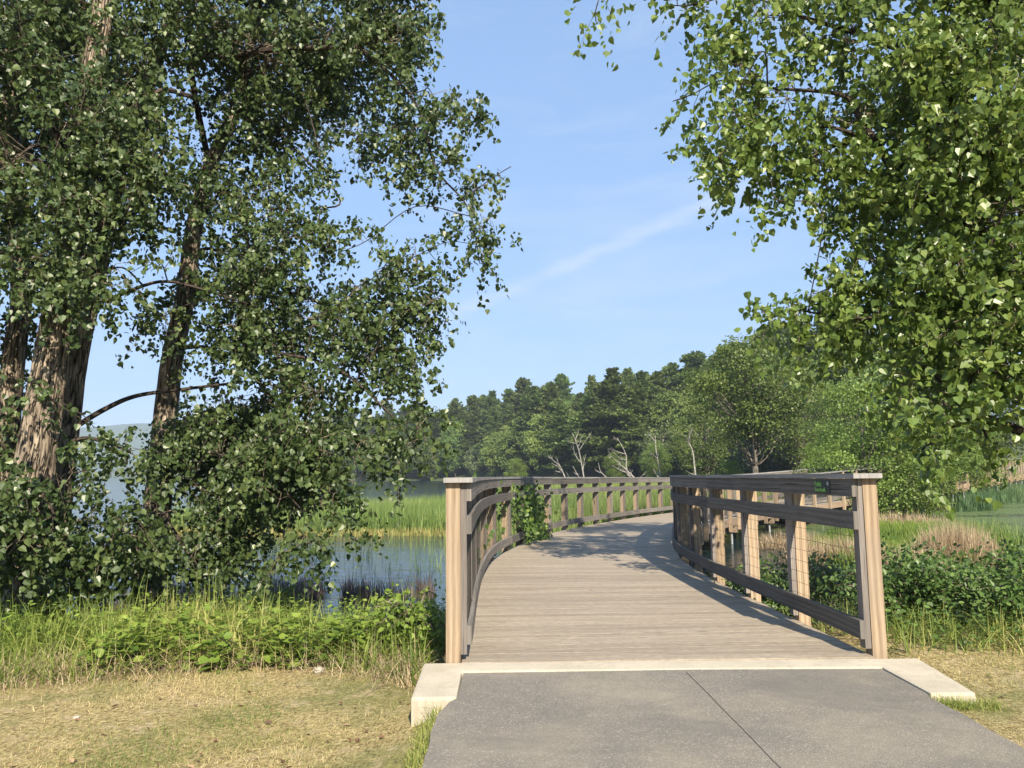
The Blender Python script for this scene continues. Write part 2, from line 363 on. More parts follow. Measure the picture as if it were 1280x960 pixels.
# water
m, nt, out = newmat('lake water'); N = NT(nt); oc = N.n('ShaderNodeTexCoord').outputs['Object']
w1 = N.noise(N.mapping(oc, (1.0, 2.6, 1)), 1.1, 5, .6, .4); w2 = N.noise(N.mapping(oc, (.16, .42, 1)), 1.0, 5, .65, .3)
wv = N.math('ADD', N.math('MULTIPLY', w1, .35), w2)
duck = N.noise(oc, .45, 6, .65, .3)
sxy = N.n('ShaderNodeSeparateXYZ'); N.l(oc, sxy.inputs[0])
right = N.math('MULTIPLY', N.rng(sxy.outputs[0], 10, 12.5, 0, 1), N.rng(sxy.outputs[1], 60, 75, 1, 0))
dm = N.math('MULTIPLY', right, N.rng(duck, .40, .50, 0, 1))
dm2 = N.math('MULTIPLY', dm, N.rng(N.noise(oc, 14, 3, .6), .40, .5, .35, 1))
b1 = N.n('ShaderNodeBsdfPrincipled'); b1.inputs['Base Color'].default_value = (.012, .028, .036, 1); b1.inputs['Roughness'].default_value = .08; b1.inputs['IOR'].default_value = 1.33
N.l(N.bump(wv, .26, .22), b1.inputs['Normal'])
dk = N.bsdf(N.ramp(N.noise(oc, 30, 4, .7), [(.3, (.06, .095, .03)), (.7, (.15, .20, .07))]), .7, .3)
ms = N.n('ShaderNodeMixShader'); N.l(dm2, ms.inputs[0]); N.l(b1.outputs[0], ms.inputs[1]); N.l(dk, ms.inputs[2])
N.l(ms.outputs[0], out.inputs[0]); M_water = m
# ground: straw lawn, soil, leaf mould up the hill
m, nt, out = newmat('ground soil and dry turf'); N = NT(nt); oc = N.n('ShaderNodeTexCoord').outputs['Object']
a0 = N.noise(oc, .9, 6, .65, .3); a1 = N.noise(oc, 26, 6, .7); a2 = N.noise(N.mapping(oc, (1, 1, 1)), 6, 5, .65)
str_ = N.noise(N.mapping(oc, (70, 14, 10), (0, 0, .6)), 1.0, 4, .7)
dry = N.ramp(N.math('ADD', N.math('MULTIPLY', a1, .5), N.math('MULTIPLY', str_, .5)), [(.38, (.17, .12, .055)), (.5, (.46, .365, .165)), (.60, (.68, .56, .29))])
grn = N.ramp(a1, [(.3, (.13, .15, .05)), (.7, (.34, .33, .13))])
c = N.mix(N.rng(a0, .48, .60, 0, .75), dry, grn)
c = N.mix(N.rng(a2, .54, .66, 0, .7), c, (.60, .475, .29))
sxy = N.n('ShaderNodeSeparateXYZ'); N.l(oc, sxy.inputs[0])
mud = N.ramp(a2, [(.3, (.05, .045, .03)), (.7, (.14, .12, .07))])
c = N.mix(N.rng(sxy.outputs[2], -.55, -.25, 1, 0), c, mud)
far = N.ramp(a0, [(.3, (.05, .07, .03)), (.7, (.10, .12, .05))])
c = N.mix(N.rng(sxy.outputs[1], 60, 75, 0, 1), c, far)
N.l(N.bsdf(c, .95, .15, N.bump(N.math('ADD', a1, N.math('MULTIPLY', str_, .6)), 1.0, .05)), out.inputs[0]); M_ground = m
M_hill = simple('wooded far hill', (.045, .075, .035), .95, .1, .35, .02, 0)

# ------------------------------------------------------------------ terrain
WZ = -1.10
RX = np.array([-9, -.46, -.42, -.22, -.08, .06, .22, .37, .50, .70, 2.0])
RD = np.array([1600, 1600, 430, 300, 250, 180, 140, 100, 88, 95, 100.])
def shore(x, y):
    r = np.asarray(x, float) / np.maximum(y, .1); return np.interp(r, RX, RD)
def gz(x, y):
    x = np.asarray(x, float); y = np.asarray(y, float)
    px_ = np.abs(x - 1.15)
    near = -.20 + .14 * (1 - sm(1.6, 1.85, px_)) + .02 * wob(x, y, .9)
    near = np.where(x > 1.2, near + .145 * sm(1.6, 1.9, px_), near)
    near = near - .42 * (1 - sm(1.5, 2.0, px_)) * sm(5.93, 6.05, y)
    edge = 6.7 + .35 * wob(x, 0, .8)
    z = near - 1.55 * sm(edge, edge + 8.5, y) - .5 * sm(16, 24, y)
    r = x / np.maximum(y, .1)
    # marsh ground left of and beyond the bridge
    mfront = np.interp(x, [-16, -3, 0, 3, 8, 20], [33.5, 32.5, 27, 27, 33, 44])
    mback = np.interp(r, [-.38, -.34, -.2, -.1, -.075, -.03, .05], [34, 40, 44, 52, 60, 130, 400])
    mm = sm(0, 1.5, y - mfront) * (1 - sm(0, 1.5, y - mback)) * (r < .62)
    z = z + (-.98 - z) * mm
    # dry bank behind the pond on the right
    rf = 34 + np.clip(r - .38, 0, 1) * 75
    rm = sm(-1, 2, y - rf) * sm(.30, .36, r)
    z = z + (-.85 + .25 * sm(5, 30, y - rf) - z) * rm
    D = shore(x, y); t = y - D
    hill = -.9 + np.clip(t, 0, 110) * .13 + 1.2 * wob(x, y, .05) * sm(5, 40, t)
    z = np.where(y > 40, z + (hill - z) * sm(-2, 3, t), z)
    return z
def axis(a, b, mid0, mid1, fine, grow=1.12):
    c = list(np.arange(mid0, mid1 + 1e-6, fine)); s = fine
    while c[-1] < b: s *= grow; c.append(c[-1] + s)
    s = fine
    while c[0] > a: s *= grow; c.insert(0, c[0] - s)
    return np.array(c)
def grid(name, xs, ys, zf, mat, smooth=True):
    X, Y = np.meshgrid(xs, ys); Z = zf(X, Y); V = np.stack([X, Y, Z], -1).reshape(-1, 3)
    nx, ny = len(xs), len(ys); i = np.arange((nx - 1) * (ny - 1)); a = (i // (nx - 1)) * nx + i % (nx - 1)
    loops = np.stack([a, a + 1, a + nx + 1, a + nx], -1).ravel()
    return mk(name, V, np.full(len(i), 4), loops, mat, smooth=smooth)
g = grid('ground', axis(-3200, 3200, -14, 16, .2), axis(-400, 3200, 1.5, 18, .2), gz, M_ground); tag(g, kind='structure')
wx = axis(-3200, 3200, -20, 20, 5, 1.3); wy = np.concatenate([[6.6], np.arange(10, 60, 8), axis(60, 3200, 60, 61, 1, 1.5)])
g = grid('water', wx, np.unique(wy), lambda x, y: np.full(np.shape(x), WZ), M_water); tag(g, kind='structure')
# far hills across the lake
def hz(x, y): return -4 + (170 + 22 * wob(x, y, .0016, 1) + 5 * wob(x, y, .011)) * np.exp(-((y - 2650) / 330.) ** 2) * sm(-3300, -2800, x) * (1 - sm(-350, 300, x))
g = grid('hills', np.arange(-3100, 400, 22.), np.arange(1950, 3190, 30.), hz, M_hill); tag(g, kind='structure')

# ------------------------------------------------------------------ asphalt path and concrete abutment
ys = np.concatenate([np.arange(-30, 2, 1.0), np.arange(2, 5.75, .09), [5.765]])
V = []; 
for i, y in enumerate(ys):
    l = -.40 + .012 * wob(y, 0, 5) ; r_ = 2.62 + .012 * wob(y, 3, 4)
    if y < 5.12: l += -.05 * sm(5.12, 4.75, y) - .02
    if y > 5.09: l = -.373; r_ = 2.647
    for x, z in ((l - .03, -.16), (l, -.012), (1.28, -.004), (r_, -.012), (r_ + .03, -.16)): V.append((x, y, z))
n = len(ys); loops = []
for i in range(n - 1):
    for k in range(4): loops += [5 * i + k, 5 * i + k + 1, 5 * i + 6 + k, 5 * i + 5 + k]
g = mk('path', V, [4] * (4 * (n - 1)), loops, M_asph); tag(g, kind='structure')
mb = MB(); yy = np.arange(1.5, 5.75, .12)
mb.sweep([(1.275 + .004 * wob(y, 1, 6) - .03 * (y - 4), y, -.001) for y in yy], [(1, 0, 0)] * len(yy), [(0, 0, 1)] * len(yy), .0022, .003)
c_ = mb.build('path_seam', M_crack); tag(c_, kind='structure')

def prism(name, poly, z0, z1, mat, parent=None, bev=.02):
    import bmesh
    bm = bmesh.new(); vs = [bm.verts.new((x, y, z1)) for x, y in poly]; f = bm.faces.new(vs)
    if f.normal.z < 0: f.normal_flip()
    e = bmesh.ops.extrude_face_region(bm, geom=[f]); 
    for v in e['geom']:
        if isinstance(v, bmesh.types.BMVert): v.co.z = z0
    bmesh.ops.recalc_face_normals(bm, faces=bm.faces)
    if bev:
        bmesh.ops.bevel(bm, geom=[ed for ed in bm.edges], offset=bev, segments=2, affect='EDGES', profile=.6)
    me = bpy.data.meshes.new(name); bm.to_mesh(me); bm.free(); me.materials.append(mat)
    o = bpy.data.objects.new(name, me); COL.objects.link(o)
    if parent: o.parent = parent
    return o
ab = prism('concrete_abutment', [(-.69, 6.025), (-.67, 5.12), (-.375, 5.12), (-.385, 5.77), (2.655, 5.77), (2.65, 5.10), (2.94, 5.10), (3.05, 6.025)], -.75, 0.0, M_conc, None, .018)
tag(ab, 'pale concrete abutment sill with a short wing on each side of the asphalt', 'abutment')

# ------------------------------------------------------------------ bridge centreline
CP = [(1.17, 4.5), (1.167, 6.03), (1.11, 8.5), (1.10, 11), (1.22, 13.2), (1.56, 15.2), (2.26, 18.35), (3.3, 21.2), (4.48, 23.9), (5.5, 26.1), (6.55, 28.1), (7.95, 30.6), (9.7, 33.0), (11.7, 35.2), (14.0, 37.3), (20.2, 43.0), (27, 50.2), (35, 59.2), (42.4, 67.6), (50.5, 77), (58, 86)]
D = np.array(smoothpts([np.array((a, b, 0.)) for a, b in CP], 24))
seg = np.linalg.norm(np.diff(D, axis=0), axis=1); SS = np.concatenate([[0], np.cumsum(seg)])
s0 = np.interp(6.03, D[:40, 1], SS[:40]); SS = SS - s0; SMAX = SS[-1]
ZS = [(0, 0), (10, -.06), (18, -.15), (27, -.26), (33, -.16), (42, .15), (58, .42), (84, .86), (110, 1.2)]
def cl(s):
    x = np.interp(s, SS, D[:, 0]); y = np.interp(s, SS, D[:, 1]); e = .25
    dx = np.interp(s + e, SS, D[:, 0]) - np.interp(s - e, SS, D[:, 0]); dy = np.interp(s + e, SS, D[:, 1]) - np.interp(s - e, SS, D[:, 1])
    L = math.hypot(dx, dy); t = np.array((dx / L, dy / L, 0)); nn = np.array((dy / L, -dx / L, 0))
    z = np.interp(s, [a for a, b in ZS], [b for a, b in ZS]); return np.array((x, y, z)), t, nn
UP = np.array((0, 0, 1.))
DK = .004
def run(a, b, off, z, w, h, step=.45, mb=None, tint=None):
    mb = mb or MB(); n = max(1, int(math.ceil((b - a) / step))); pts = []; sides = []
    for i in range(n + 1):
        p, t, nn = cl(a + (b - a) * i / n); pts.append(p + nn * off + UP * (z + DK)); sides.append(nn)
    mb.sweep(pts, sides, [UP] * len(pts), w, h, tint=tint); return mb
def build_bridge(root, a, b, detail=True):
    mb = MB(); s = a
    while s < b:                               # deck boards across
        t = rnd.random(); w = .138
        p0, _, n0 = cl(s + .003); p1, _, n1 = cl(min(s + w, b)); base = len(mb.v); e0 = 1.575 + rnd.uniform(-.006, .006); dz = rnd.uniform(-.0015, .0015)
        uo = rnd.random() * 50
        for (p, nn) in ((p0, n0), (p1, n1)):
            for k in (-1, 1):
                for zz in (0, -.038): mb.v.append(tuple(p + nn * e0 * k + UP * (zz + DK + dz))); mb.t.append(t)
        # verts: 0 p0L top,1 p0L bot,2 p0R top,3 p0R bot,4 p1L top,5 p1L bot,6 p1R top,7 p1R bot
        for f, (l, hh) in (((0, 2, 6, 4), (3.17, w)), ((1, 5, 7, 3), (3.17, w)), ((0, 1, 3, 2), (3.17, .038)), ((4, 6, 7, 5), (3.17, .038)), ((0, 4, 5, 1), (.05, .14)), ((2, 3, 7, 6), (.05, .14))):
            q = [(uo, uo), (uo + l, uo), (uo + l, uo + hh), (uo, uo + hh)]
            if f == (0, 1, 3, 2) or f == (4, 6, 7, 5): q = [(uo, uo), (uo, uo + hh), (uo + l, uo + hh), (uo + l, uo)]
            mb.quad([base + i for i in f], q)
        s += w + .0075
    mb.build('decking', M_deck, root)
    for off in (-1.53, -.75, 0, .75, 1.53):
        run(a, b, off, -.16, .09, .235).build('stringer', M_beam, root)
    ps = [a + .09 + i * 1.42 for i in range(int((b - a) / 1.42) + 1)]
    for side in (-1, 1):
        for i, s in enumerate(ps):
            p, t, nn = cl(s); c = p + nn * side * 1.634 + UP * DK
            mb = MB(); mb.bar(c + UP * -.42, c + UP * 1.348, .112, .112, nn, tint=rnd.random() * (1 if side > 0 else .8), seg=3)
            po = mb.build('post', M_post, root)
            c2 = p + nn * side * 1.5535 + UP * DK; mb = MB()
            mb.bar(c2 + UP * .05, c2 + UP * 1.346, .046, .09, nn)
            mb.build('batten', M_batten, root)
        # rails in lengths of three bays
        i = 0
        while i < len(ps) - 1:
            j = min(i + 3, len(ps) - 1); s_a = ps[i] + (.004 if i else -.05); s_b = ps[j] + (-.004 if j < len(ps) - 1 else .05)
            jz = lambda: rnd.uniform(-.004, .004)
            run(s_a, s_b, side * 1.511, 1.275 + jz(), .037, .14).build('top_rail', M_rail, root)
            run(s_a, s_b, side * 1.511, 1.02 + jz(), .037, .14).build('middle_rail', M_rail, root)
            run(s_a, s_b, side * 1.511, .195 + jz(), .037, .14).build('bottom_rail', M_rail, root)
            k = ps[0] if i == 0 else s_a
            run(s_a - (.07 if i == 0 else 0), s_b, side * 1.592, 1.368, .225, .038).build('cap_rail', M_cap, root)
            i = j
        # welded wire mesh panel between bottom and middle rail
        mb = MB(); lim = min(b, a + 34) if detail else a
        s = ps[0] + .08
        if detail:
            vs = []; 
            while s < lim:
                p, t, nn = cl(s); c = p + nn * side * 1.534; h = .0013 if s < 14 else .002
                q = [c + t * h, c + nn * h * side, c - t * h]
                b0 = len(mb.v)
                for z in (.13, 1.10):
                    for v in q: mb.v.append(tuple(v + UP * z)); mb.t.append(.5)
                for f in ((0, 1, 4, 3), (1, 2, 5, 4), (2, 0, 3, 5)): mb.quad([b0 + x for x in f], [(0, 0)] * 4)
                s += .0508
            for z in np.arange(.28, .95, .1016): run(ps[0] + .05, lim, side * 1.5355, z, .0024, .0024, .9, mb, .5)
            mb.build('wire_mesh', M_wire, root)
    # steel legs, caps and braces
    s = a + 2.6; k = 0
    while s < b:
        p, t, nn = cl(s); bot = {}
        for side in (-1, 1):
            q = p + nn * side * 1.42; zb = min(gz(q[0], q[1]) - .3, -1.5)
            mb = MB(); mb.tube([(q[0], q[1], zb), (q[0], q[1], p[2] - .50)], [.045, .045], 10); mb.build('support_leg', M_galv, root, True); bot[side] = (q, zb)
        mb = MB(); mb.bar(p - nn * 1.6 + UP * -.39, p + nn * 1.6 + UP * -.39, .19, .22, t); mb.build('cross_beam', M_beam, root)
        if p[2] - (-1.5) > .8:
            (ql, zl), (qr, zr) = bot[-1], bot[1]; mb = MB()
            for A, B in ((ql + nn * .045, qr - nn * .045), (qr - nn * .045, ql + nn * .045)):
                o_ = t * (.05 if A is not B and A[0] == (ql + nn * .045)[0] else -.05)
                mb.bar((A[0] + o_[0], A[1] + o_[1], -1.25), (B[0] + o_[0], B[1] + o_[1], p[2] - .52), .04, .04, t)
            mb.build('cross_brace', M_galv, root)
        s += 2.84; k += 1
br = empty('footbridge', (1.17, 6.03, 0)); 
class _R: pass
def reparent_fix(root):
    for o in bpy.data.objects:
        if o.parent is root: o.location = o.location - root.location
build_bridge(br, 0.0, 50.0); reparent_fix(br)
tag(br, 'weathered timber footbridge curving right over the marsh, with plank deck and post railings', 'footbridge')
bw = empty('boardwalk', (27, 49, 0)); build_bridge(bw, 50.02, 98.0, False); reparent_fix(bw)
tag(bw, 'distant stretch of timber boardwalk railing seen past the trees at the right edge', 'boardwalk')

# sign on the inner face of the right top rail near the end post
p, t, nn = cl(.57)
sg = empty('sign', p + nn * 1.49 + UP * 1.275); off = np.array(sg.location)
def sgbox(name, y0, y1, z0, z1, th, mat, lift=0):
    c0 = p + nn * (1.4915 - th / 2 - lift) - off; mb = MB(); mb.bar(c0 + t * y0 + UP * (z0 + z1) / 2, c0 + t * y1 + UP * (z0 + z1) / 2, th, z1 - z0, nn); return mb.build(name, mat, sg)
pl_ = sgbox('plate', -.155, .155, 1.226, 1.336, .004, M_signb)
sgbox('emblem', -.135, -.10, 1.295, 1.325, .001, M_signw, .0045)
def text(name, body, size, y, z, mat):
    cu = bpy.data.curves.new(name, 'FONT'); cu.body = body; cu.size = size; cu.extrude = .0006; cu.offset = .0008
    o = bpy.data.objects.new(name, cu); COL.objects.link(o); bpy.context.view_layer.update()
    me = bpy.data.meshes.new_from_object(o.evaluated_get(bpy.context.evaluated_depsgraph_get())); bpy.data.objects.remove(o)
    me.materials.clear(); me.materials.append(mat)
    a = np.zeros(len(me.vertices) * 3, np.float32); me.vertices.foreach_get('co', a); a = a.reshape(-1, 3)
    # text x runs towards the viewer's right as seen from the deck, i.e. towards the camera (-t)
    base = p + nn * (1.4915 - .0055) - off
    Vv = base[None] + (-t)[None] * (a[:, :1] + y) + UP[None] * (a[:, 1:2] + z) - nn[None] * a[:, 2:3]
    me.vertices.foreach_set('co', Vv.astype(np.float32).ravel()); me.update()
    o = bpy.data.objects.new(name, me); COL.objects.link(o); o.parent = pl_
text('lettering', 'Public', .058, -.145, 1.284, M_signg); text('lettering', 'Boardwalk', .050, -.145, 1.240, M_signg)
tag(sg, 'small black sign with green lettering on the right railing beside the end post', 'sign')

# ------------------------------------------------------------------ foliage builders (numpy)
def unit(v): return v / (np.linalg.norm(v, axis=-1, keepdims=True) + 1e-9)
LEAF6 = np.array([(0, 0), (-.42, .10), (-.40, .48), (0, 1.0), (.40, .48), (.42, .10)])       # deltoid
LEAFO = np.array([(0, 0), (-.27, .22), (-.27, .62), (0, 1.0), (.27, .62), (.27, .22)])       # oval
def leaf_arrays(pos, size, tip, nrm_, shape=LEAF6, fold=.18, tint=None, g=rng):
    n = len(pos); tip = unit(tip); x = unit(np.cross(tip, nrm_)); nz_ = np.cross(x, tip)
    k = len(shape); a = shape[:, 0][None, :, None]; b = shape[:, 1][None, :, None]
    lift = (np.abs(shape[:, 0]) * fold)[None, :, None]
    V = pos[:, None, :] + (x[:, None, :] * a + tip[:, None, :] * b + nz_[:, None, :] * lift) * np.asarray(size).reshape(-1, 1, 1)
    i = np.arange(n)[:, None] * 6
    loops = (i + np.array([0, 1, 2, 3, 0, 3, 4, 5])[None]).ravel()
    T = np.repeat(g.random(n) if tint is None else tint, 6)
    return V.reshape(-1, 3), np.full(2 * n, 4), loops, T
def quad_arrays(pos, size, tip, nrm_, tint=None, g=rng):
    n = len(pos); tip = unit(tip); x = unit(np.cross(tip, nrm_)); s = np.asarray(size).reshape(-1, 1)
    V = np.stack([pos, pos - x * s * .45 + tip * s * .5, pos + tip * s, pos + x * s * .45 + tip * s * .5], 1)
    loops = np.arange(4 * n); T = np.repeat(g.random(n) if tint is None else tint, 4)
    return V.reshape(-1, 3), np.full(n, 4), loops, T
def join(parts):
    V = []; F_ = []; Lp = []; T = []; o = 0
    for v, f, l, t in parts: V.append(v); F_.append(f); Lp.append(l + o); T.append(t); o += len(v)
    return np.concatenate(V), np.concatenate(F_), np.concatenate(Lp), np.concatenate(T)
def put(name, arr, mat, parent=None, origin=None):
    V, f, l, t = arr
    if origin is not None: V = V - np.asarray(origin)[None]
    return mk(name, V, f, l, mat, parent, tint=t)
def rdir(n, g=rng): return unit(g.normal(size=(n, 3)))
def blades(pos, h, w, lean=.35, seg=3, curl=.5, tint=None, g=rng):
    """arching blades"""
    n = len(pos); a = g.random(n) * 2 * math.pi; d = np.stack([np.cos(a), np.sin(a), 0 * a], -1)
    fa = a + math.pi / 2 + g.normal(size=n) * .5; x = np.stack([np.cos(fa), np.sin(fa), 0 * a], -1)
    h = np.broadcast_to(np.asarray(h, float), (n,)); w = np.broadcast_to(np.asarray(w, float), (n,)); ln = lean * g.random(n)
    rows = []
    for i in range(seg + 1):
        t = i / seg; c = pos + UP[None] * (h * (t - curl * ln * t ** 3))[:, None] + d * (h * (ln * t + curl * ln * t * t))[:, None]
        ww = (w * (1 - t ** 1.6 * .95) / 2)[:, None]; rows.append(c - x * ww); rows.append(c + x * ww)
    V = np.stack(rows, 1); k = 2 * (seg + 1)
    q = [];
    for i in range(seg): q += [2 * i, 2 * i + 1, 2 * i + 3, 2 * i + 2]
    loops = (np.arange(n)[:, None] * k + np.array(q)[None]).ravel()
    T = np.repeat(g.random(n) if tint is None else tint, k)
    return V.reshape(-1, 3), np.full(n * seg, 4), loops, T

# ------------------------------------------------------------------ large cottonwoods
def spray_leaves(C, rad, nleaf, size, g, centre=None, leaves_per=24, slen=.42):
    """drooping leafy twigs filling an ellipsoid"""
    ns = max(3, int(nleaf / leaves_per)); u = rdir(ns, g) * (g.random(ns) ** .42)[:, None]
    o = C[None] + u * np.asarray(rad)[None]
    kq = np.sin(o[:, 0] * 3.3 + 1.9 * np.sin(o[:, 2] * 2.1)) + np.sin(o[:, 2] * 4.1 + 1.3 * np.sin(o[:, 1] * 2.7)) + np.sin(o[:, 1] * 3.1 + o[:, 0] * 1.7 - o[:, 2] * 1.2)
    keep = kq + g.normal(size=ns) * .5 > -.78; keep[:2] = True; o = o[keep]; u = u[keep]; ns = len(o)
    d = unit(u * np.array((1, 1, .6)) + g.normal(size=(ns, 3)) * .45 + np.array((0, 0, -.35)))
    L = slen * g.uniform(.6, 1.25, ns)
    tt = g.random((ns, leaves_per)) ** .8
    pts = o[:, None] + d[:, None] * (tt * L[:, None])[..., None] + np.array((0, 0, -1.)) * (tt ** 2 * L[:, None] * .55)[..., None] + g.normal(size=(ns, leaves_per, 3)) * .05
    pts = pts.reshape(-1, 3); n = len(pts)
    tip = unit(g.normal(size=(n, 3)) * .6 + np.array((0, -.05, -.75)))
    nr = rdir(n, g) * 1.1 + np.repeat(rdir(ns, g), leaves_per, 0) * .5 + np.array((0, -.2, .3))
    sz = size * g.uniform(.45, 1.2, n)
    base = np.repeat(g.random(ns) * .5, leaves_per)
    tint = np.clip(base + g.random(n) * .5, 0, 1)
    tint = np.where(g.random(n) < .012, 1.0, tint)
    return leaf_arrays(pts, sz, tip, nr, LEAF6, .22, tint, g), o, d, L
def big_tree(name, label, stems, blobs, leafmat_, leafsize, seed, dens=1.0, branches=(), group=None, droop=1.0, depthk=1.15, barkmat=None):
    """stems: list of (points, radii); blobs: (px, py, rx, ry, depth[, density]) given as world ellipsoids"""
    g = np.random.default_rng(seed); base = stems[0][0][0]
    root = empty(name, base); tag(root, label, 'tree', group)
    nodes = []
    for pts, rad in stems:
        sp = smoothpts(pts, 8); rr = np.interp(np.linspace(0, 1, len(sp)), np.linspace(0, 1, len(rad)), rad)
        if rad[0] > .12:
            sp = smoothpts(pts, 22); rr = np.interp(np.linspace(0, 1, len(sp)), np.linspace(0, 1, len(rad)), rad)
        mb = MB(); mb.tube(np.array(sp) - base, rr, 48 if rad[0] > .12 else 14, bark=.06 if rad[0] > .12 else .03, seed=seed + len(nodes) * .3)
        mb.build('trunk' if rad[0] > .12 else 'limb', (barkmat or M_bark) if rad[0] > .09 else M_barkd, root, True); nodes += [(q, r) for q, r in zip(sp, rr)]
    mb = MB()
    for pts, rad in branches:
        sp = smoothpts(pts, 6); rr = np.interp(np.linspace(0, 1, len(sp)), [0, 1], rad); mb.tube(np.array(sp) - base, rr, 10); nodes += [(q, r) for q, r in zip(sp, rr)]
    NP = np.array([q for q, r in nodes]); parts = []; mt_ = MB()
    for b in blobs:
        px_, py_, rx, ry, d = b[:5]; dk = b[5] if len(b) > 5 else 1.0
        C = P(px_, py_, d); rad = np.array((rx * d / F, (rx + ry) / 2 * d / F * depthk, ry * d / F))
        dk *= 1.5 if py_ > 430 and px_ < 480 else 1.0
        dk *= 1.35 if 830 < px_ < 960 and py_ < 230 else 1.0
        nl = int(math.pi * rx * ry * (d / F) ** 2 / (leafsize ** 2 * .5) * 7.6 * dens * dk)
        arr, o, dd, L = spray_leaves(C, rad, nl, leafsize, g)
        parts.append(arr)
        dist = np.linalg.norm(NP - C[None], axis=1) + np.where(NP[:, 2] > C[2] + .2, .8, 0); k = int(np.argmin(dist)); A = NP[k]
        mid = (A + C) / 2 + np.array((0, 0, .18 * dist[k])) + g.normal(size=3) * .08 * dist[k]
        end = C + (C - A) * .25 + np.array((0, 0, -rad[2] * .3))
        sp = np.array(smoothpts([A, mid, C, end], 5)); r0 = min(.045, nodes[k][1] * .7) * (.6 + .5 * min(1, dist[k] / 2)); rr = np.linspace(r0, .006, len(sp)); mb.tube(sp - base, rr, 8)
        for q in range(len(o)):
            if g.random() < .55:
                kk = int(np.argmin(np.linalg.norm(sp - o[q][None], axis=1))); st_ = sp[kk]; tw = o[q] + dd[q] * L[q] * .8 + np.array((0, 0, -.3 * L[q]))
                m1 = (st_ + o[q]) / 2 + g.normal(size=3) * .06; mt_.tube(np.array([st_, m1, o[q], tw]) - base, [.0065, .005, .0035, .002], 3, cap=False)
    mb.build('branches', M_barkd, root, True)
    if mt_.v: mt_.build('twigs', M_twig, root)
    put('foliage', join(parts), leafmat_, root, base)
    return root
def PL(*a): return [P(*q) for q in a]
def base_at(px, d, dz=0): 
    q = P(px, 600, d); return np.array((q[0], d, float(gz(q[0], d)) - .15 + dz))
blobsB = [(30, 60, 70, 70, 9.4), (95, 150, 75, 65, 9.2), (30, 190, 70, 70, 9.2), (60, 255, 70, 55, 9.0), (150, 235, 60, 55, 9.4), (185, 120, 60, 60, 10.2), (30, 330, 50, 40, 8.9), (120, 345, 55, 35, 9.0, .8), (200, 330, 50, 45, 9.6),
          (180, 60, 60, 60, 10.5, .8), (250, 20, 70, 60, 10.6, .8), (50, 0, 70, 60, 10), (170, 190, 60, 50, 9.6),
          (60, -70, 100, 80, 10.3), (190, -110, 120, 90, 10.8), (-70, 60, 90, 90, 9.6), (-80, 220, 90, 80, 9.6), (-160, 0, 120, 120, 10.5), (-130, 350, 80, 90, 9.4), (-60, -150, 140, 90, 10.8),
          (100, 590, 45, 30, 8.8, .7), (40, 660, 60, 50, 8.4, .9), (-40, 620, 70, 60, 8.6), (130, 655, 55, 45, 9.2), (90, 620, 35, 28, 8.6, .7), (20, 720, 50, 30, 8.6, .5), (150, 560, 35, 28, 10, .5), (60, 500, 28, 22, 8.7, .18), (10, 470, 24, 20, 9, .3), (205, 395, 35, 25, 10, .5)]
b0 = base_at(38, 9.8)
big_tree('cottonwood_tree', 'big leaning cottonwood with pale furrowed bark and a dark second stem', [
    ([b0, P(38, 640, 9.75), P(52, 540, 9.7), P(68, 440, 9.7), P(80, 360, 9.8), P(90, 270, 9.9), P(100, 180, 10), P(122, 60, 10.2), P(140, -80, 10.5), P(160, -260, 11)], [.34, .265, .232, .215, .20, .185, .17, .15, .12, .06]),
    ([base_at(62, 10.2), P(66, 640, 10.2), P(78, 540, 10.2), P(92, 440, 10.3), P(112, 360, 10.4), P(135, 270, 10.6), P(150, 200, 10.9), P(190, 90, 11.2), P(220, 0, 11.4), P(250, -120, 11.8)], [.25, .21, .19, .19, .17, .14, .12, .10, .08, .03])],
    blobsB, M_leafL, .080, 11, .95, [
    (PL((84, 540, 10.2), (130, 512, 10.3), (170, 495, 10.4), (225, 487, 10.6), (300, 478, 10.8)), (.04, .018)),
    (PL((110, 375, 10.3), (140, 372, 10), (200, 352, 9.9), (255, 362, 10.0), (310, 380, 10.1)), (.03, .012)),
    (PL((95, 230, 9.9), (60, 150, 9.6), (20, 80, 9.5)), (.06, .03)), (PL((98, 200, 10), (190, 118, 10.2), (240, 120, 10.3)), (.05, .03)),
    (PL((60, 500, 9.5), (80, 505, 9.2), (105, 520, 9.0), (118, 535, 9.0)), (.012, .004)), (PL((62, 620, 9.4), (75, 690, 9.1), (70, 720, 9.0)), (.014, .006))], group='cottonwoods on the left bank')
b1 = base_at(2, 11.0)
big_tree('cottonwood_tree', 'slender cottonwood trunk at the very left edge behind the big leaning one', [
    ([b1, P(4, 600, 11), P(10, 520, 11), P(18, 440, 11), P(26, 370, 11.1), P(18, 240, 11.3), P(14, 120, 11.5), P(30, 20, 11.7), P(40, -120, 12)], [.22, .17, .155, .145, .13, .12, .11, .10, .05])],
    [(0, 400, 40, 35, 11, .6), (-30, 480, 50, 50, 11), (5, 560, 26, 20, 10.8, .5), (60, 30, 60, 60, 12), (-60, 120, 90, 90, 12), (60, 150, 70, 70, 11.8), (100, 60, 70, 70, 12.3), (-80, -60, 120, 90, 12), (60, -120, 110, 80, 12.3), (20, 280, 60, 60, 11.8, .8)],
    M_leafL, .080, 12, .9, group='cottonwoods on the left bank')
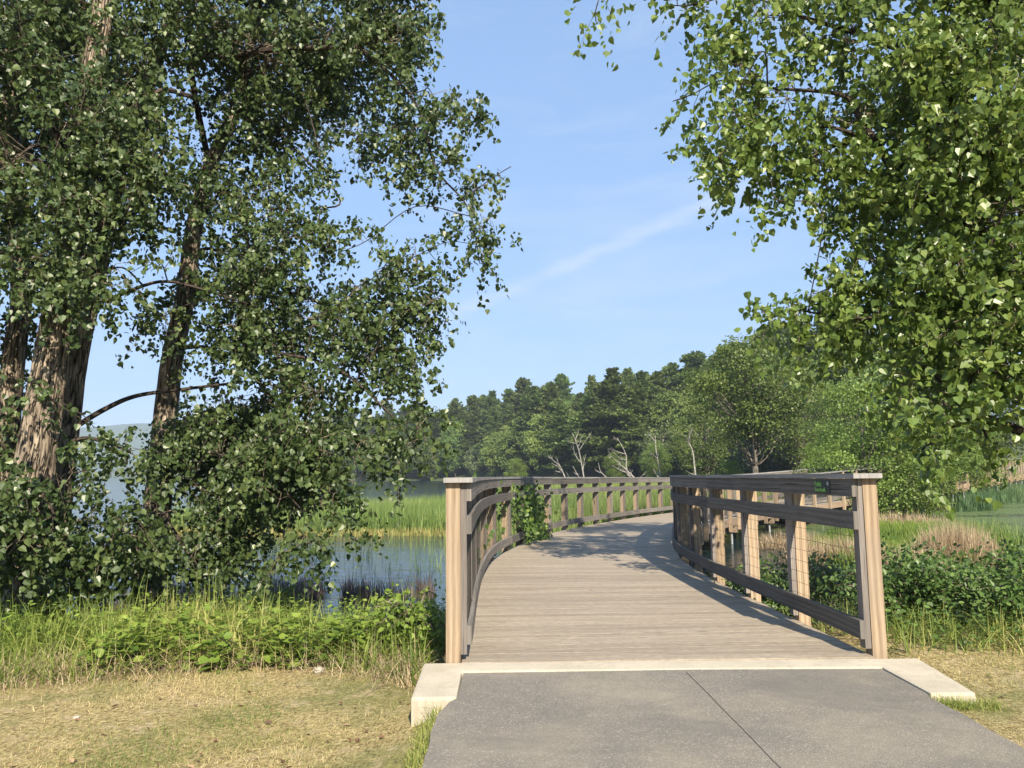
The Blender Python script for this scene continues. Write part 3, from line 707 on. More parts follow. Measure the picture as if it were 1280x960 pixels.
blobsC = [(330, 60, 90, 65, 11), (430, 35, 65, 45, 10.8), (395, 120, 60, 45, 11.2, .55), (480, 60, 55, 45, 10.6), (505, 20, 45, 30, 10.6), (535, 110, 42, 38, 10.4), (570, 150, 34, 38, 10.3), (520, 165, 42, 35, 10.5, .85), (560, 205, 42, 34, 10.3, .9), (602, 232, 28, 24, 10.1, .8), (598, 280, 28, 30, 10.2, .55), (603, 330, 16, 24, 10.2, .6), (627, 215, 11, 8, 10.1, .8),
          (500, 215, 40, 28, 10.6, .7), (450, 180, 45, 36, 11, .75), (345, 165, 60, 50, 11.5, .8), (290, 110, 55, 55, 11.6), (400, 205, 40, 28, 11.0, .45), (265, 220, 45, 50, 11.6, .8), (330, 250, 60, 45, 11, .9),
          (390, 300, 50, 36, 10.8, .9), (460, 300, 40, 24, 10.6, .6), (520, 320, 34, 22, 10.5, .7), (470, 345, 60, 30, 10.6), (535, 380, 30, 26, 10.3, .8), (500, 395, 45, 28, 10.5), (330, 340, 60, 45, 10.8), (420, 385, 60, 35, 10.7), (350, 420, 60, 45, 11), (450, 440, 50, 32, 10.5), (515, 455, 38, 28, 10.1, .75), (300, 400, 40, 40, 10.4, .8),
          (400, 485, 50, 35, 10.3), (470, 500, 42, 32, 9.9, .85), (520, 540, 30, 36, 9.6, .7), (495, 585, 16, 12, 9.5, .5), (455, 550, 38, 30, 9.8, .9), (340, 490, 50, 38, 10.6), (390, 550, 48, 38, 9.9), (335, 560, 44, 40, 10.0), (410, 615, 36, 28, 9.6, .85), (350, 625, 42, 32, 9.6), (380, 665, 38, 24, 9.4, .7), (290, 500, 36, 40, 11.2, .8), (275, 570, 40, 36, 10.8), (285, 635, 42, 34, 10.4), (240, 600, 40, 44, 10.7), (235, 690, 44, 28, 10.3, .8), (190, 640, 36, 40, 10.8), (170, 690, 40, 30, 10.4, .7), (270, 440, 38, 40, 11.4, .7), (235, 520, 28, 28, 11.2, .5), (425, 650, 18, 16, 9.5, .6), (300, 690, 36, 24, 10.4, .8), (350, 700, 30, 18, 9.6, .7), (330, 590, 50, 44, 11.4), (400, 590, 44, 40, 11.0), (250, 560, 46, 50, 11.8), (320, 520, 46, 40, 11.6), (120, 700, 46, 34, 10.0, .9),
          (420, -60, 110, 70, 11), (300, -60, 110, 70, 11.6), (500, -70, 60, 50, 10.8), (350, -170, 130, 80, 11.8), (340, 60, 80, 60, 12.6), (420, 100, 60, 50, 12.4, .7), (300, 330, 70, 60, 12.2, .6), (400, 380, 60, 50, 12.0, .6), (230, 380, 50, 40, 11.8, .5)]
b2 = base_at(187, 12.0)
big_tree('cottonwood_tree', 'cottonwood right of the leaning one, its wide crown drooping over the water', [
    ([b2, P(190, 700, 11.9), P(200, 600, 11.8), P(207, 520, 11.8), P(215, 450, 11.8), P(232, 370, 11.8), P(242, 290, 11.7), P(262, 210, 11.7), P(300, 120, 11.7), P(320, 0, 11.8), P(330, -150, 12)], [.27, .21, .185, .17, .155, .14, .125, .11, .09, .07, .03])],
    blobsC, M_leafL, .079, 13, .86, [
    (PL((262, 210, 11.7), (240, 80, 11.4), (285, 72, 11.0), (340, 62, 10.7), (416, 59, 10.4)), (.05, .04)),
    (PL((300, 120, 11.7), (345, 128, 11.2), (420, 130, 11)), (.03, .018)), (PL((345, 62, 10.8), (375, 110, 10.6), (392, 160, 10.5), (400, 195, 10.5)), (.012, .006)),
    (PL((242, 290, 11.7), (280, 240, 11.3), (310, 300, 11), (305, 320, 10.7)), (.03, .008)), (PL((225, 400, 11.8), (250, 360, 11.3), (300, 372, 11), (345, 440, 10.6), (355, 500, 10.4)), (.05, .02)),
    (PL((416, 59, 10.4), (460, 70, 10.4), (520, 130, 10.3), (545, 210, 10.2), (585, 260, 10.2), (600, 330, 10.2)), (.03, .006)),
    (PL((300, 120, 11.7), (420, 240, 11), (402, 262, 10.9), (398, 278, 10.8)), (.02, .006)), (PL((345, 440, 10.6), (420, 460, 10.3), (490, 520, 9.8), (520, 560, 9.6)), (.022, .006)),
    (PL((207, 520, 11.8), (260, 560, 11.2), (330, 590, 10.2), (380, 640, 9.6)), (.035, .008))], group='cottonwoods on the left bank')
blobsR = [(868, 6, 32, 16, 8.2, .6), (960, 20, 60, 38, 8.2), (915, 80, 42, 30, 8.1), (865, 118, 34, 24, 8.0, .85), (905, 150, 36, 28, 8.0, .8), (900, 195, 22, 30, 8.0, .6), (945, 195, 34, 34, 8.2, .8), (985, 110, 58, 48, 8.3), (972, 250, 18, 22, 8.1, .4), (1010, 200, 45, 40, 8.4, .8),
          (1060, 50, 65, 50, 8.2), (1080, 150, 62, 55, 8.2), (1055, 240, 38, 42, 8.5, .55), (1090, 265, 55, 42, 8.5, .7), (1150, 90, 65, 60, 7.9), (1170, 200, 65, 55, 7.8), (1230, 50, 60, 50, 7.6), (1240, 160, 60, 60, 7.4), (1255, 260, 50, 50, 7.3),
          (1120, 330, 58, 48, 8.1), (1050, 355, 45, 30, 8.2, .9), (1000, 388, 38, 26, 8.2, .8), (965, 398, 14, 10, 8.2, .6), (1050, 415, 44, 30, 8.1, .9), (1110, 410, 55, 42, 7.9), (1190, 330, 60, 50, 7.6), (1190, 420, 55, 40, 7.4), (1135, 480, 42, 30, 7.6, .85), (1190, 500, 45, 34, 7.3, .9), (1170, 550, 30, 18, 7.3, .6), (1245, 390, 48, 40, 7.2), (1255, 465, 40, 30, 7.2, .8), (1232, 545, 22, 10, 7.3, .25),
          (1290, 120, 70, 90, 7.6), (1310, 320, 80, 90, 7.4), (1345, 470, 75, 55, 7.3), (1400, 180, 110, 130, 8), (1420, 400, 110, 110, 8), (1530, 250, 130, 160, 9), (1500, 480, 110, 90, 9), (1100, -60, 110, 60, 8.2), (1000, -60, 60, 40, 8.3, .8), (1240, -70, 110, 70, 8.0), (1400, -80, 140, 110, 8.6), (1300, -240, 180, 110, 9), (1120, -190, 130, 80, 8.8), (1180, 60, 90, 70, 9.6), (1150, 260, 80, 80, 9.8, .8), (1240, 380, 90, 90, 9.5), (1250, 200, 90, 90, 9.3), (1170, 430, 60, 60, 9.3, .7),
          (745, 12, 14, 9, 8.0, .9), (742, -30, 24, 22, 8.0, .8), (800, -80, 70, 35, 8.2, .8), (900, -80, 70, 35, 8.3, .8)]
b3 = base_at(1400, 8.6, .1)
big_tree('cottonwood_tree', 'bright green cottonwood hanging over the right side of the picture', [
    ([b3, P(1395, 560, 8.6), P(1385, 400, 8.6), P(1370, 220, 8.6), P(1330, 60, 8.5), P(1290, -120, 8.5), P(1250, -330, 8.6), P(1230, -480, 8.8)], [.40, .33, .30, .27, .22, .17, .10, .04])],
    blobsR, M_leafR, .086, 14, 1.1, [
    (PL((1390, 600, 8.6), (1330, 560, 8.0), (1280, 540, 7.6), (1232, 522, 7.4), (1205, 505, 7.4), (1150, 450, 7.6)), (.07, .02)),
    (PL((1380, 330, 8.6), (1270, 380, 8.2), (1180, 400, 8.0), (1100, 400, 8.0), (1010, 390, 8.2)), (.06, .01)),
    (PL((1370, 250, 8.6), (1200, 130, 8.4), (1185, 112, 8.3), (1120, 60, 8.2), (1000, 20, 8.2)), (.09, .02)),
    (PL((1375, 300, 8.6), (1230, 290, 8.6), (1140, 245, 8.4), (1105, 195, 8.3), (1070, 140, 8.2), (1050, 118, 8.2), (960, 110, 8.1)), (.07, .015)),
    (PL((1320, 40, 8.5), (1240, -10, 8.3), (1100, -70, 8.3), (900, -80, 8.2), (745, -40, 8.0)), (.12, .012))])

# ------------------------------------------------------------------ smaller trees, built once and copied
def crown_tree(H, Rr, nclus, nper, lsz, seed, trunk_r, lean=0.0, base=.3, shape='round', forks=1, quad=True, crad=.24, squash=.8):
    g = np.random.default_rng(seed); mb = MB(); clus = []
    top = np.array((lean * H, 0, H * .82)); tp = smoothpts([np.zeros(3) - np.array((0, 0, .5)), np.array((lean * H * .2, .02 * H, H * .3)) + g.normal(size=3) * .015 * H, np.array((lean * H * .6, 0, H * .58)) + g.normal(size=3) * .02 * H, top], 6)
    mb.tube(tp, np.linspace(trunk_r, trunk_r * .2, len(tp)), 12, bark=.03); tp = np.array(tp)
    for i in range(nclus):
        u = rdir(1, g)[0] * (g.random() ** .33); zc = H * (base + 1) / 2; zr = H * (1 - base) / 2 * .93
        c = np.array((lean * H * .6 + u[0] * Rr * .85, u[1] * Rr * .85, zc + u[2] * zr))
        k = 1 - .35 * abs((c[2] - zc) / zr); c[0] = lean * H * .6 + (c[0] - lean * H * .6) * (k if shape == 'round' else 1); c[1] *= k
        clus.append(c)
        j = int(np.argmin(np.linalg.norm(tp - (c - np.array((0, 0, Rr * .5)))[None], axis=1) + (tp[:, 2] < H * base * .55) * 99)); A = tp[j]
        mid = (A + c) / 2 + np.array((0, 0, -.05 * H)) * g.random() + g.normal(size=3) * .03 * Rr
        sp = smoothpts([A, mid, c], 4); mb.tube(sp, np.linspace(trunk_r * .28, trunk_r * .05, len(sp)), 5, cap=False)
    parts = []
    for c in clus:
        cr = Rr * crad * g.uniform(.7, 1.3); n = int(nper * g.uniform(.7, 1.3)); u = rdir(n, g); u[:, 2] = np.where(g.random(n) < .6, np.abs(u[:, 2]), u[:, 2])
        p_ = c[None] + u * cr * (g.random(n) ** .3)[:, None] * np.array((1.15, 1.15, squash))
        tip = unit(u * .5 + g.normal(size=(n, 3)) * .7 + np.array((0, 0, -.1))); nr = unit(u + g.normal(size=(n, 3)) * .6 + np.array((0, 0, .5)))
        t = np.clip(g.random() * .5 + g.random(n) * .5, 0, 1); sz = lsz * g.uniform(.6, 1.3, n)
        parts.append(quad_arrays(p_, sz, tip, nr, t, g) if quad else leaf_arrays(p_, sz, tip, nr, LEAF6, .2, t, g))
    return mb, join(parts)
def pine(H, Rr, seed, trunk_r=.3):
    g = np.random.default_rng(seed); mb = MB(); parts = []
    mb.tube([(0, 0, -1), (g.normal() * .2, g.normal() * .2, H * .5), (0, 0, H)], [trunk_r, trunk_r * .6, .03], 7)
    z = H * .18
    while z < H * .985:
        t = (z / H - .18) / .82; L0 = Rr * (1 - t) ** .72 * (1.0 - .25 * (t < .15)); nb = 6; a0 = g.random() * 6.28
        for i in range(nb):
            if g.random() < .1: continue
            a = a0 + i * 6.283 / nb + g.normal() * .2; L = L0 * g.uniform(.45, 1.15) * (1 + .25 * math.sin(z * 1.3 + seed)) + .22; d = np.array((math.cos(a), math.sin(a), .10 + .65 * t ** 2)); s_ = np.array((-math.sin(a), math.cos(a), 0))
            if z > 1: mb.tube([np.array((0, 0, z)), d * L * .6 + np.array((0, 0, z)), d * L + np.array((0, 0, z - .05 * L))], [.05, .03, .015], 3, cap=False)
            n = int(34 * L + 14); q = g.random(n) ** .6; p_ = np.array((0, 0, z)) + d[None] * (q * L)[:, None] + s_[None] * (g.normal(size=n) * .26 * L * (1.1 - q * .6))[:, None] + np.array((0, 0, 1.))[None] * (g.normal(size=n) * .13)[:, None]
            tip = unit(d[None] + g.normal(size=(n, 3)) * .55 + np.array((0, 0, .25))); nr = unit(g.normal(size=(n, 3)) * .6 + np.array((0, 0, 1.)))
            parts.append(quad_arrays(p_, .52 * g.uniform(.6, 1.2, n), tip, nr, np.clip(.6 * g.random() + .4 * g.random(n), 0, 1), g))
        z += g.uniform(.55, .95) * (1 - .35 * t)
    return mb, join(parts)
class Proto: pass
def proto(tree, lmat, bmat, cat_name):
    mb, arr = tree; q = Proto(); q.name = cat_name; q.src = None; q.mb = mb; q.arr = arr; q.lm = lmat; q.bm = bmat; return q
def place(q, loc, sc, rz, label, cat, group=None):
    if q.src is None:
        r_ = empty(q.name); t_ = q.mb.build('trunk', q.bm, r_, True); c_ = put('crown', q.arr, q.lm, r_); q.src = (r_, [t_, c_])
    else:
        r_ = empty(q.name)
        for ch in q.src[1]: c2 = ch.copy(); c2.parent = r_; COL.objects.link(c2)
    r_.location = loc; r_.rotation_euler = (0, 0, rz); r_.scale = sc if isinstance(sc, tuple) else (sc, sc, sc)
    tag(r_, label, cat, group); return r_
pines = [proto(pine(22, 5.6, 20 + i), M_pine, M_pinebark, 'pine_tree') for i in range(4)]
decs = [proto(crown_tree(16, 5.2, 90, 150, .40, 40 + i, .22, base=.08, crad=.26), M_dec, M_pinebark, 'broadleaf_tree') for i in range(4)]
olv = [proto(crown_tree(11, 4.6, 60, 100, .34, 60 + i, .2, base=.0, crad=.26), M_olive, M_midbark, 'willow_tree') for i in range(2)]
fr = random.Random(5); cnt = 0
def rowtrees(r0, r1, dist, px_step, kinds, rowname):
    global cnt
    r = r0
    while r < r1:
        D0 = float(np.interp(r, RX, RD)) + dist + fr.uniform(-4, 4); x = r * D0; z = float(gz(x, D0)) - .2
        k = fr.random(); acc = 0
        for nm, p_ in kinds:
            acc += p_
            if k <= acc: break
        hs = fr.uniform(.9, 1.1)
        if nm == 'pine': place(fr.choice(pines), (x, D0, z), (hs * (w_ := fr.uniform(1.0, 1.4)), hs * w_, hs * fr.uniform(.85, 1.1)), fr.random() * 6.3, 'dark green pine in the wood across the water', 'pine tree', 'pines in the wood across the water')
        elif nm == 'dec': place(fr.choice(decs), (x, D0, z), (hs, hs, hs * fr.uniform(.85, 1.15)), fr.random() * 6.3, 'rounded mid green broadleaf tree in the wood across the water', 'tree', 'broadleaf trees in the wood across the water')
        else: place(fr.choice(olv), (x, D0, z), (hs, hs, hs), fr.random() * 6.3, 'olive grey willow on the marsh edge below the far wood', 'willow', 'olive willows along the marsh edge')
        cnt += 1; r += px_step(D0) * fr.uniform(.8, 1.2)
rowtrees(-.30, .62, 4, lambda D: 6.0 / D, [('dec', .62), ('olive', .26), ('pine', .12)], 'shore')
rowtrees(-.30, .60, 13, lambda D: 6.5 / D, [('dec', .6), ('pine', .4)], 'mid')
rowtrees(-.30, .55, 27, lambda D: 6.0 / D, [('dec', .35), ('pine', .65)], 'mid')
rowtrees(-.30, .50, 46, lambda D: 5.2 / D, [('dec', .35), ('pine', .65)], 'back')
rowtrees(-.30, .45, 70, lambda D: 5.5 / D, [('dec', .3), ('pine', .7)], 'back')
print('forest trees', cnt)
def at(px, d, dz=0.0): q = P(px, 600, d); return (float(q[0]), float(d), float(gz(q[0], d)) - .05 + dz)
# single midground trees
mt1 = proto(crown_tree(12.8, 6.4, 80, 230, .19, 101, .27, base=.34, crad=.19), M_mid, M_midbark, 'broadleaf_tree')
place(mt1, at(945, 62), 1.0, .5, 'spreading tree with a forked grey trunk rising just above the far railing', 'tree')
mt2 = proto(crown_tree(11, 4.6, 70, 190, .17, 102, .2, base=.10, crad=.24), M_midb, M_midbark, 'broadleaf_tree')
mt3 = proto(crown_tree(8.5, 3.8, 70, 260, .12, 103, .12, base=.0, crad=.24), M_midb, M_midbark, 'leafy_sapling')
mt4 = proto(crown_tree(12, 5.2, 80, 190, .18, 104, .25, base=.02, crad=.24), M_mid, M_midbark, 'broadleaf_tree')
place(mt3, at(1088, 38.5), .98, 0, 'light green sapling cluster rising behind the right end post', 'tree')
place(mt2, at(1060, 78), 1.05, 1, 'light green tree between the spreading forked tree and the sapling cluster', 'tree')
place(mt4, at(1150, 52), .86, 2, 'dark broad tree behind the brown reed patch, right of the end post', 'tree')
place(mt4, at(1230, 76), 1.0, 4, 'tall dark tree behind the distant boardwalk at the right edge', 'tree')
place(mt2, at(1200, 56), .62, 3, 'low bright tree left of the distant boardwalk railing', 'tree')
place(mt4, at(1320, 70), 1.1, 5, 'dark tree at the right edge beyond the distant boardwalk', 'tree')
place(mt4, at(1010, 92), 1.15, 1.3, 'dense tree in shade behind the spreading forked tree', 'tree')
place(mt4, at(885, 98), 1.05, 3.3, 'dense green tree left of the spreading forked tree', 'tree')
place(mt2, at(770, 118), .50, .4, 'small bright yellow green tree among bleached dead branches on the marsh edge', 'tree')
place(mt2, at(818, 112), .62, 2.4, 'bright yellow green tree right of the bleached dead branches', 'tree')
place(mt3, at(1045, 48), .62, 2.2, 'low bush below the light green tree behind the railing', 'bush')
place(mt3, at(1140, 43), .34, 1.2, 'waist high bush at the foot of the dark broad tree', 'bush')
place(mt3, at(1215, 60), .50, 4.2, 'pale bush in front of the distant boardwalk', 'bush')
place(mt3, at(1118, 40.5), (.85, .85, .75), 3.9, 'light green bush right of the sapling cluster, in front of the walkway', 'bush')
place(mt3, at(1158, 46), (1.0, 1.0, .72), 5.1, 'wide green bush behind the brown patch, hiding the middle of the walkway', 'bush')
place(mt3, at(1205, 53.5), (1.0, 1.0, .70), .9, 'green bush left of where the distant boardwalk railing shows', 'bush')
place(mt2, at(1180, 49.5), (.72, .72, .82), 5.5, 'light green tree above the wide bush beyond the pond', 'tree')
place(mt3, at(912, 66), .40, 5.2, 'small pale bush at the foot of the forked tree', 'bush')
place(mt3, at(645, 112), .55, 5.9, 'low green bush on the grassy spit above the left railing', 'bush')

# bleached snags
def snag(px, py, d, H, leanx, seed, label, n=7):
    g = np.random.default_rng(seed); b = np.array(at(px, d)); root = empty('dead_tree', b); tag(root, label, 'dead tree')
    top = np.array((leanx * H, g.normal() * .3, H)); main = smoothpts([np.array((0, 0, -.2)), top * .35 + g.normal(size=3) * .04 * H, top * .7 + g.normal(size=3) * .05 * H, top], 5)
    mb = MB(); mb.tube(main, np.linspace(.13, .03, len(main)), 8); mb.build('trunk', M_snag, root, True)
    mb = MB()
    for i in range(n):
        k = int(g.integers(2, len(main) - 1)); A = main[k]; dd = unit(np.array((g.normal() * .8 + leanx * .6, g.normal() * .5, g.uniform(.1, .9)))); L = H * g.uniform(.18, .42)
        sp = smoothpts([A, A + dd * L * .5 + g.normal(size=3) * .05 * L, A + dd * L + np.array((0, 0, .08 * L))], 3); mb.tube(sp, np.linspace(.06, .018, len(sp)), 5, cap=False)
        for q in (2, 4):
            A2 = sp[q]; d2 = unit(dd + g.normal(size=3) * .6); mb.tube([A2, A2 + d2 * L * .3], [.03, .012], 4, cap=False)
    mb.build('branches', M_snag, root, True)
for a in [(732, 590, 115, 8.2, -.22, 1, 'tall bleached dead tree leaning left at the marsh edge'), (722, 592, 112, 4.6, -.9, 2, 'fallen bleached dead tree splayed low to the left at the marsh edge', 11), (738, 592, 110, 3.2, -.75, 3, 'short white dead trunk leaning left beside the tall bleached one', 5),
          (766, 590, 108, 3.6, -.55, 4, 'bare white pole-like dead tree leaning left between two groups of dead branches', 3), (795, 590, 106, 7.0, -.35, 5, 'forked bleached dead tree in the middle of the bright green tree', 8), (803, 592, 105, 4.4, -.95, 6, 'low bleached dead tree spreading left under the forked one', 9),
          (826, 590, 109, 7.4, -.08, 7, 'upright thin bleached dead tree right of the forked one', 5), (843, 592, 104, 2.6, -1.1, 8, 'short bleached pole leaning left just beyond the railing corner', 2), (872, 590, 90, 6.5, -.2, 9, 'pale birch-like dead stem left of the spreading forked tree', 4)]: snag(*a)

# ------------------------------------------------------------------ reeds, marsh, grass
def scatter(n, poly, g=rng):
    poly = np.array(poly, float); mn = poly.min(0); mx_ = poly.max(0); out = []
    tot = 0
    while tot < n:
        q = g.uniform(mn, mx_, (n * 2, 2)); ins = np.zeros(len(q), bool); j = len(poly) - 1
        for i in range(len(poly)):
            xi, yi = poly[i]; xj, yj = poly[j]; c = ((yi > q[:, 1]) != (yj > q[:, 1])) & (q[:, 0] < (xj - xi) * (q[:, 1] - yi) / (yj - yi + 1e-9) + xi); ins ^= c; j = i
        out.append(q[ins]); tot += ins.sum()
    return np.concatenate(out)[:n]
def offbridge(q, m=1.95):
    """keep only points clear of the walkway"""
    dd = np.full(len(q), 99.)
    for k in range(0, len(D), 4): dd = np.minimum(dd, np.hypot(q[:, 0] - D[k, 0], q[:, 1] - D[k, 1]))
    return q[dd > m]
def p3(q, z=None): return np.column_stack([q, gz(q[:, 0], q[:, 1]) - .03 if z is None else np.full(len(q), z)])
def tn(q, f, amt=.5, s=0.0): return np.clip(.5 + .5 * wob(q[:, 0], q[:, 1], f, s) * amt * 2 + rng.normal(size=len(q)) * .22, 0, 1)
# left reed bed
q = offbridge(scatter(26000, [(-16, 34.5), (-9, 32.6), (-3, 32), (-.6, 28), (.8, 24.5), (2.4, 27), (4.5, 31), (6, 36), (5, 50), (-4, 52), (-9, 46), (-17, 40)]))
hb = 1.12 + .2 * wob(q[:, 0], q[:, 1], .5) + rng.normal(size=len(q)) * .12
fr_ = np.interp(q[:, 0], [-16, -9, -3, -.6], [34.5, 32.6, 32, 28])
A = blades(p3(q, -1.12), hb, .035, .28, 3, .5, tn(q, .35, .4))
o = put('reed_bed', A, M_reed); tag(o, 'dense bright green reed bed between the open water and the left railing', 'reeds', kind='stuff')
q2 = np.column_stack([rng.uniform(-16, -1, 3000), np.zeros(3000)]); q2[:, 1] = np.interp(q2[:, 0], [-16, -9, -3, -.6], [34.4, 32.5, 31.9, 28]) + rng.normal(size=3000) * .25
o = put('reed_litter', blades(p3(q2, -1.12), rng.uniform(.12, .42, 3000), .05, .4, 2, .4), M_straw); tag(o, 'yellow straw fringe at the waterline of the left reed bed', 'dead reeds', kind='stuff')
# emergent sparse reeds in the water
q = scatter(900, [(-9, 22), (-1.2, 19), (-.8, 31), (-10, 32)]); q = q[wob(q[:, 0], q[:, 1], .9, 3) > -.1]
o = put('water_reeds', blades(p3(q, -1.15), rng.uniform(.3, .8, len(q)), .018, .4, 3, .5), M_reed); tag(o, 'sparse thin reeds standing in the pond beside the left railing', 'reeds', kind='stuff')
q = np.concatenate([scatter(5200, [(-7.8, 14.6), (-3.8, 14.2), (-4.0, 17.2), (-7.4, 17)]), scatter(2200, [(-3.4, 15.2), (-1.6, 15.8), (-1.8, 17.6), (-3.6, 17)])]); q = q[wob(q[:, 0], q[:, 1], 1.3, 1) > -.25]
o = put('dead_stalks', blades(p3(q, -1.15), rng.uniform(.15, .62, len(q)), .014, .35, 2, .4), M_deadd); tag(o, 'dark dead stalks standing in the shallow water below the left trees', 'dead stalks', kind='stuff')
# marsh beyond
q = offbridge(scatter(60000, [(-3.8, 58), (5, 50), (7, 37), (12, 40), (30, 62), (38, 95), (30, 135), (10, 172), (-8, 240), (-12, 170), (-4.8, 120)]), 2.0)
hb = np.where(q[:, 1] > 60, .9, 1.2) + rng.normal(size=len(q)) * .12
A = blades(p3(q), hb, .03 + q[:, 1] * .0022, .3, 2, .4, tn(q, .08, .5))
o = put('marsh_grass', A, M_marsh); tag(o, 'flat pale green marsh grass stretching from the railing to the far wood', 'marsh grass', kind='stuff')
q = offbridge(scatter(9000, [(1.2, 25.5), (2.8, 26.5), (5, 31), (7, 34.5), (9, 37), (8, 40), (2, 34)]), 1.9)
o = put('tall_reeds', blades(p3(q), 1.35 + rng.normal(size=len(q)) * .15, .04, .22, 3, .5, tn(q, .5)), M_reed); tag(o, 'tall dark green cattails close behind the curve of the left railing', 'cattails', kind='stuff')
q = offbridge(scatter(5000, [(2.2, 23.6), (4.6, 28.0), (8, 34), (6.6, 34.4), (3.4, 28.6), (1.6, 25)]), 1.75)
o = put('straw_litter', blades(p3(q, -.98), rng.uniform(.1, .5, len(q)), .05, .9, 2, .8), M_dead); tag(o, 'tan dead litter along the outer foot of the left railing', 'dead litter', kind='stuff')
# right: blue green reeds, bright marsh, dead cattails
q = offbridge(scatter(26000, [(13.5, 34), (18, 33), (24, 38), (33, 46), (50, 58), (52, 68), (40, 64), (28, 52), (20, 45), (14.5, 38)]), 2.2)
o = put('blue_green_reeds', blades(p3(q), rng.uniform(.7, 1.25, len(q)), .045, .3, 3, .5, tn(q, .3)), M_reedblue); tag(o, 'blue green reeds behind the pond on the right', 'reeds', kind='stuff')
q = offbridge(scatter(15000, [(8.2, 20), (11.5, 19.5), (14.5, 22.5), (17, 27), (18.5, 31), (15.5, 33), (11.5, 28.5), (9, 24)]), 2.2)
o = put('sedge', blades(p3(q, -1.13), rng.uniform(.3, .6, len(q)), .022, .4, 3, .6, tn(q, .5, .5, 2)), M_weed); tag(o, 'low bright yellow green sedge around the dried cattail mounds', 'sedge', kind='stuff')
def mound(px, d, rx, ry, h, n, label, mat, lean=.25, w=.016):
    c = P(px, 600, d); root = empty('cattail_clump', (c[0], d, WZ)); g = rng
    a = g.random(n) * 6.283; r = np.sqrt(g.random(n)); q = np.column_stack([np.cos(a) * r * rx, np.sin(a) * r * ry]); hh = h * (1 - .45 * r ** 2) * g.uniform(.55, 1.1, n)
    b_ = blades(np.column_stack([q, np.full(n, -.1)]), hh + .1, w, lean, 3, .6)
    put('stalks', b_, mat, root)
    m2 = blades(np.column_stack([q, np.full(n, -.05)]), g.uniform(.12, .3, n), w * 1.6, 1.6, 2, .9, g.random(n) * .4); put('litter', m2, mat, root)
    return tag(root, label, 'dead cattails')
mound(1188, 20.6, 1.05, .8, 1.3, 3400, 'largest mound of upright tan dried cattails by the pond on the right', M_dead, .3)
mound(1128, 19.6, .75, .7, .8, 1700, 'collapsed tangled mound of dried cattails just right of the end post', M_dead, 1.0)
mound(1160, 18.6, .7, .4, .5, 1000, 'low brown dead stalks at the foot of the large cattail mound', M_dead, .8)
mound(1045, 21.5, 1.5, .8, .85, 2400, 'tan dried cattails seen through the wire of the nearest right bay', M_dead, .35)
mound(1125, 33.5, 1.9, 1.3, .85, 1800, 'brown dead patch below the trees, beyond the pond', M_dead, .9, .03)
mound(985, 25.5, 1.3, .8, .7, 1300, 'tan dead cattails seen between the right railing posts under the far walkway', M_dead, .5)
q = scatter(1600, [(13, 23.5), (17, 25.5), (17, 29), (14, 27)])
o = put('pond_reeds', blades(p3(q, -1.13), rng.uniform(.4, .95, len(q)), .025, .45, 3, .5), M_reed); tag(o, 'sparse green reeds standing at the right edge of the pond', 'reeds', kind='stuff')

# left bank: tall grass, weeds
PB = [(-9, 6.6), (-5.5, 5.9), (-4.4, 5.95), (-3.3, 6.35), (-2.4, 6.75), (-1.6, 6.7), (-.95, 6.25), (-.72, 6.1), (-.72, 14.8), (-3, 14.8), (-8, 13.5), (-14, 13), (-14, 7.5)]
q = scatter(42000, PB); hs = .35 + .10 * wob(q[:, 0], q[:, 1], 1.1) + rng.normal(size=len(q)) * .09; hs = np.clip(hs, .1, 1) * (.75 + .4 * sm(6, 8, q[:, 1]))
o = put('bank_grass', blades(p3(q), hs * 1.25, .009 + rng.random(len(q)) * .006, .95, 4, .9, tn(q, 1.2, .6)), M_grass); tag(o, 'long green grass on the bank below the left trees', 'grass', kind='stuff')
q = scatter(2600, [(-5, 5.7), (-3.3, 6.2), (-2.4, 6.6), (-1.6, 6.5), (-.8, 6.05), (-.75, 6.9), (-3, 7.2), (-5, 6.6)])
o = put('dry_grass', blades(p3(q), rng.uniform(.1, .36, len(q)), .006, 1.1, 3, .9), M_dead); tag(o, 'dry straw grass at the front edge of the left bank', 'dry grass', kind='stuff')
def weeds(q, hmin, hmax, lsz, g, nl=9, shape=LEAFO):
    pos = []; tips = []; sz = []; n = len(q); h = g.uniform(hmin, hmax, n); b = p3(q); a = g.random(n) * 6.283; lean = g.random(n) * .3
    ti = []
    for k in range(nl):
        t = (k + 1) / nl; ang = a + k * 2.4; st_ = b + UP[None] * (h * t)[:, None] + np.column_stack([np.cos(a), np.sin(a), 0 * a]) * (h * lean * t)[:, None]
        d = np.column_stack([np.cos(ang), np.sin(ang), .25 - .5 * (1 - t) + 0 * a]); pos.append(st_ + d * .012); tips.append(d); sz.append(lsz * g.uniform(.6, 1.2, n) * (1.15 - .45 * t)); ti.append(np.clip(.25 + .5 * t + g.normal(size=n) * .2, 0, 1))
    pos = np.concatenate(pos); tips = np.concatenate(tips) + g.normal(size=(len(pos), 3)) * .2; nr = np.tile((0, 0, 1.), (len(pos), 1)) + g.normal(size=(len(pos), 3)) * .3
    L = leaf_arrays(pos, np.concatenate(sz), tips, nr, shape, .15, np.concatenate(ti), g)
    St = blades(b, h, .006, .05, 2, .2, np.full(n, .1), g); return join([L, St])
q = scatter(2600, [(-6, 6.9), (-3.2, 6.5), (-2.0, 6.9), (-.8, 6.6), (-.75, 13), (-6, 12.5)]); q = q[(wob(q[:, 0], q[:, 1], 1.9, 2) > -.15) & (q[:, 1] > 6.95 + .3 * wob(q[:, 0], 0, 3))]
o = put('leafy_weeds', weeds(q, .15, .58, .074, rng, 11), M_weed); tag(o, 'broad leaved yellow green weeds among the grass of the left bank', 'weeds', kind='stuff')
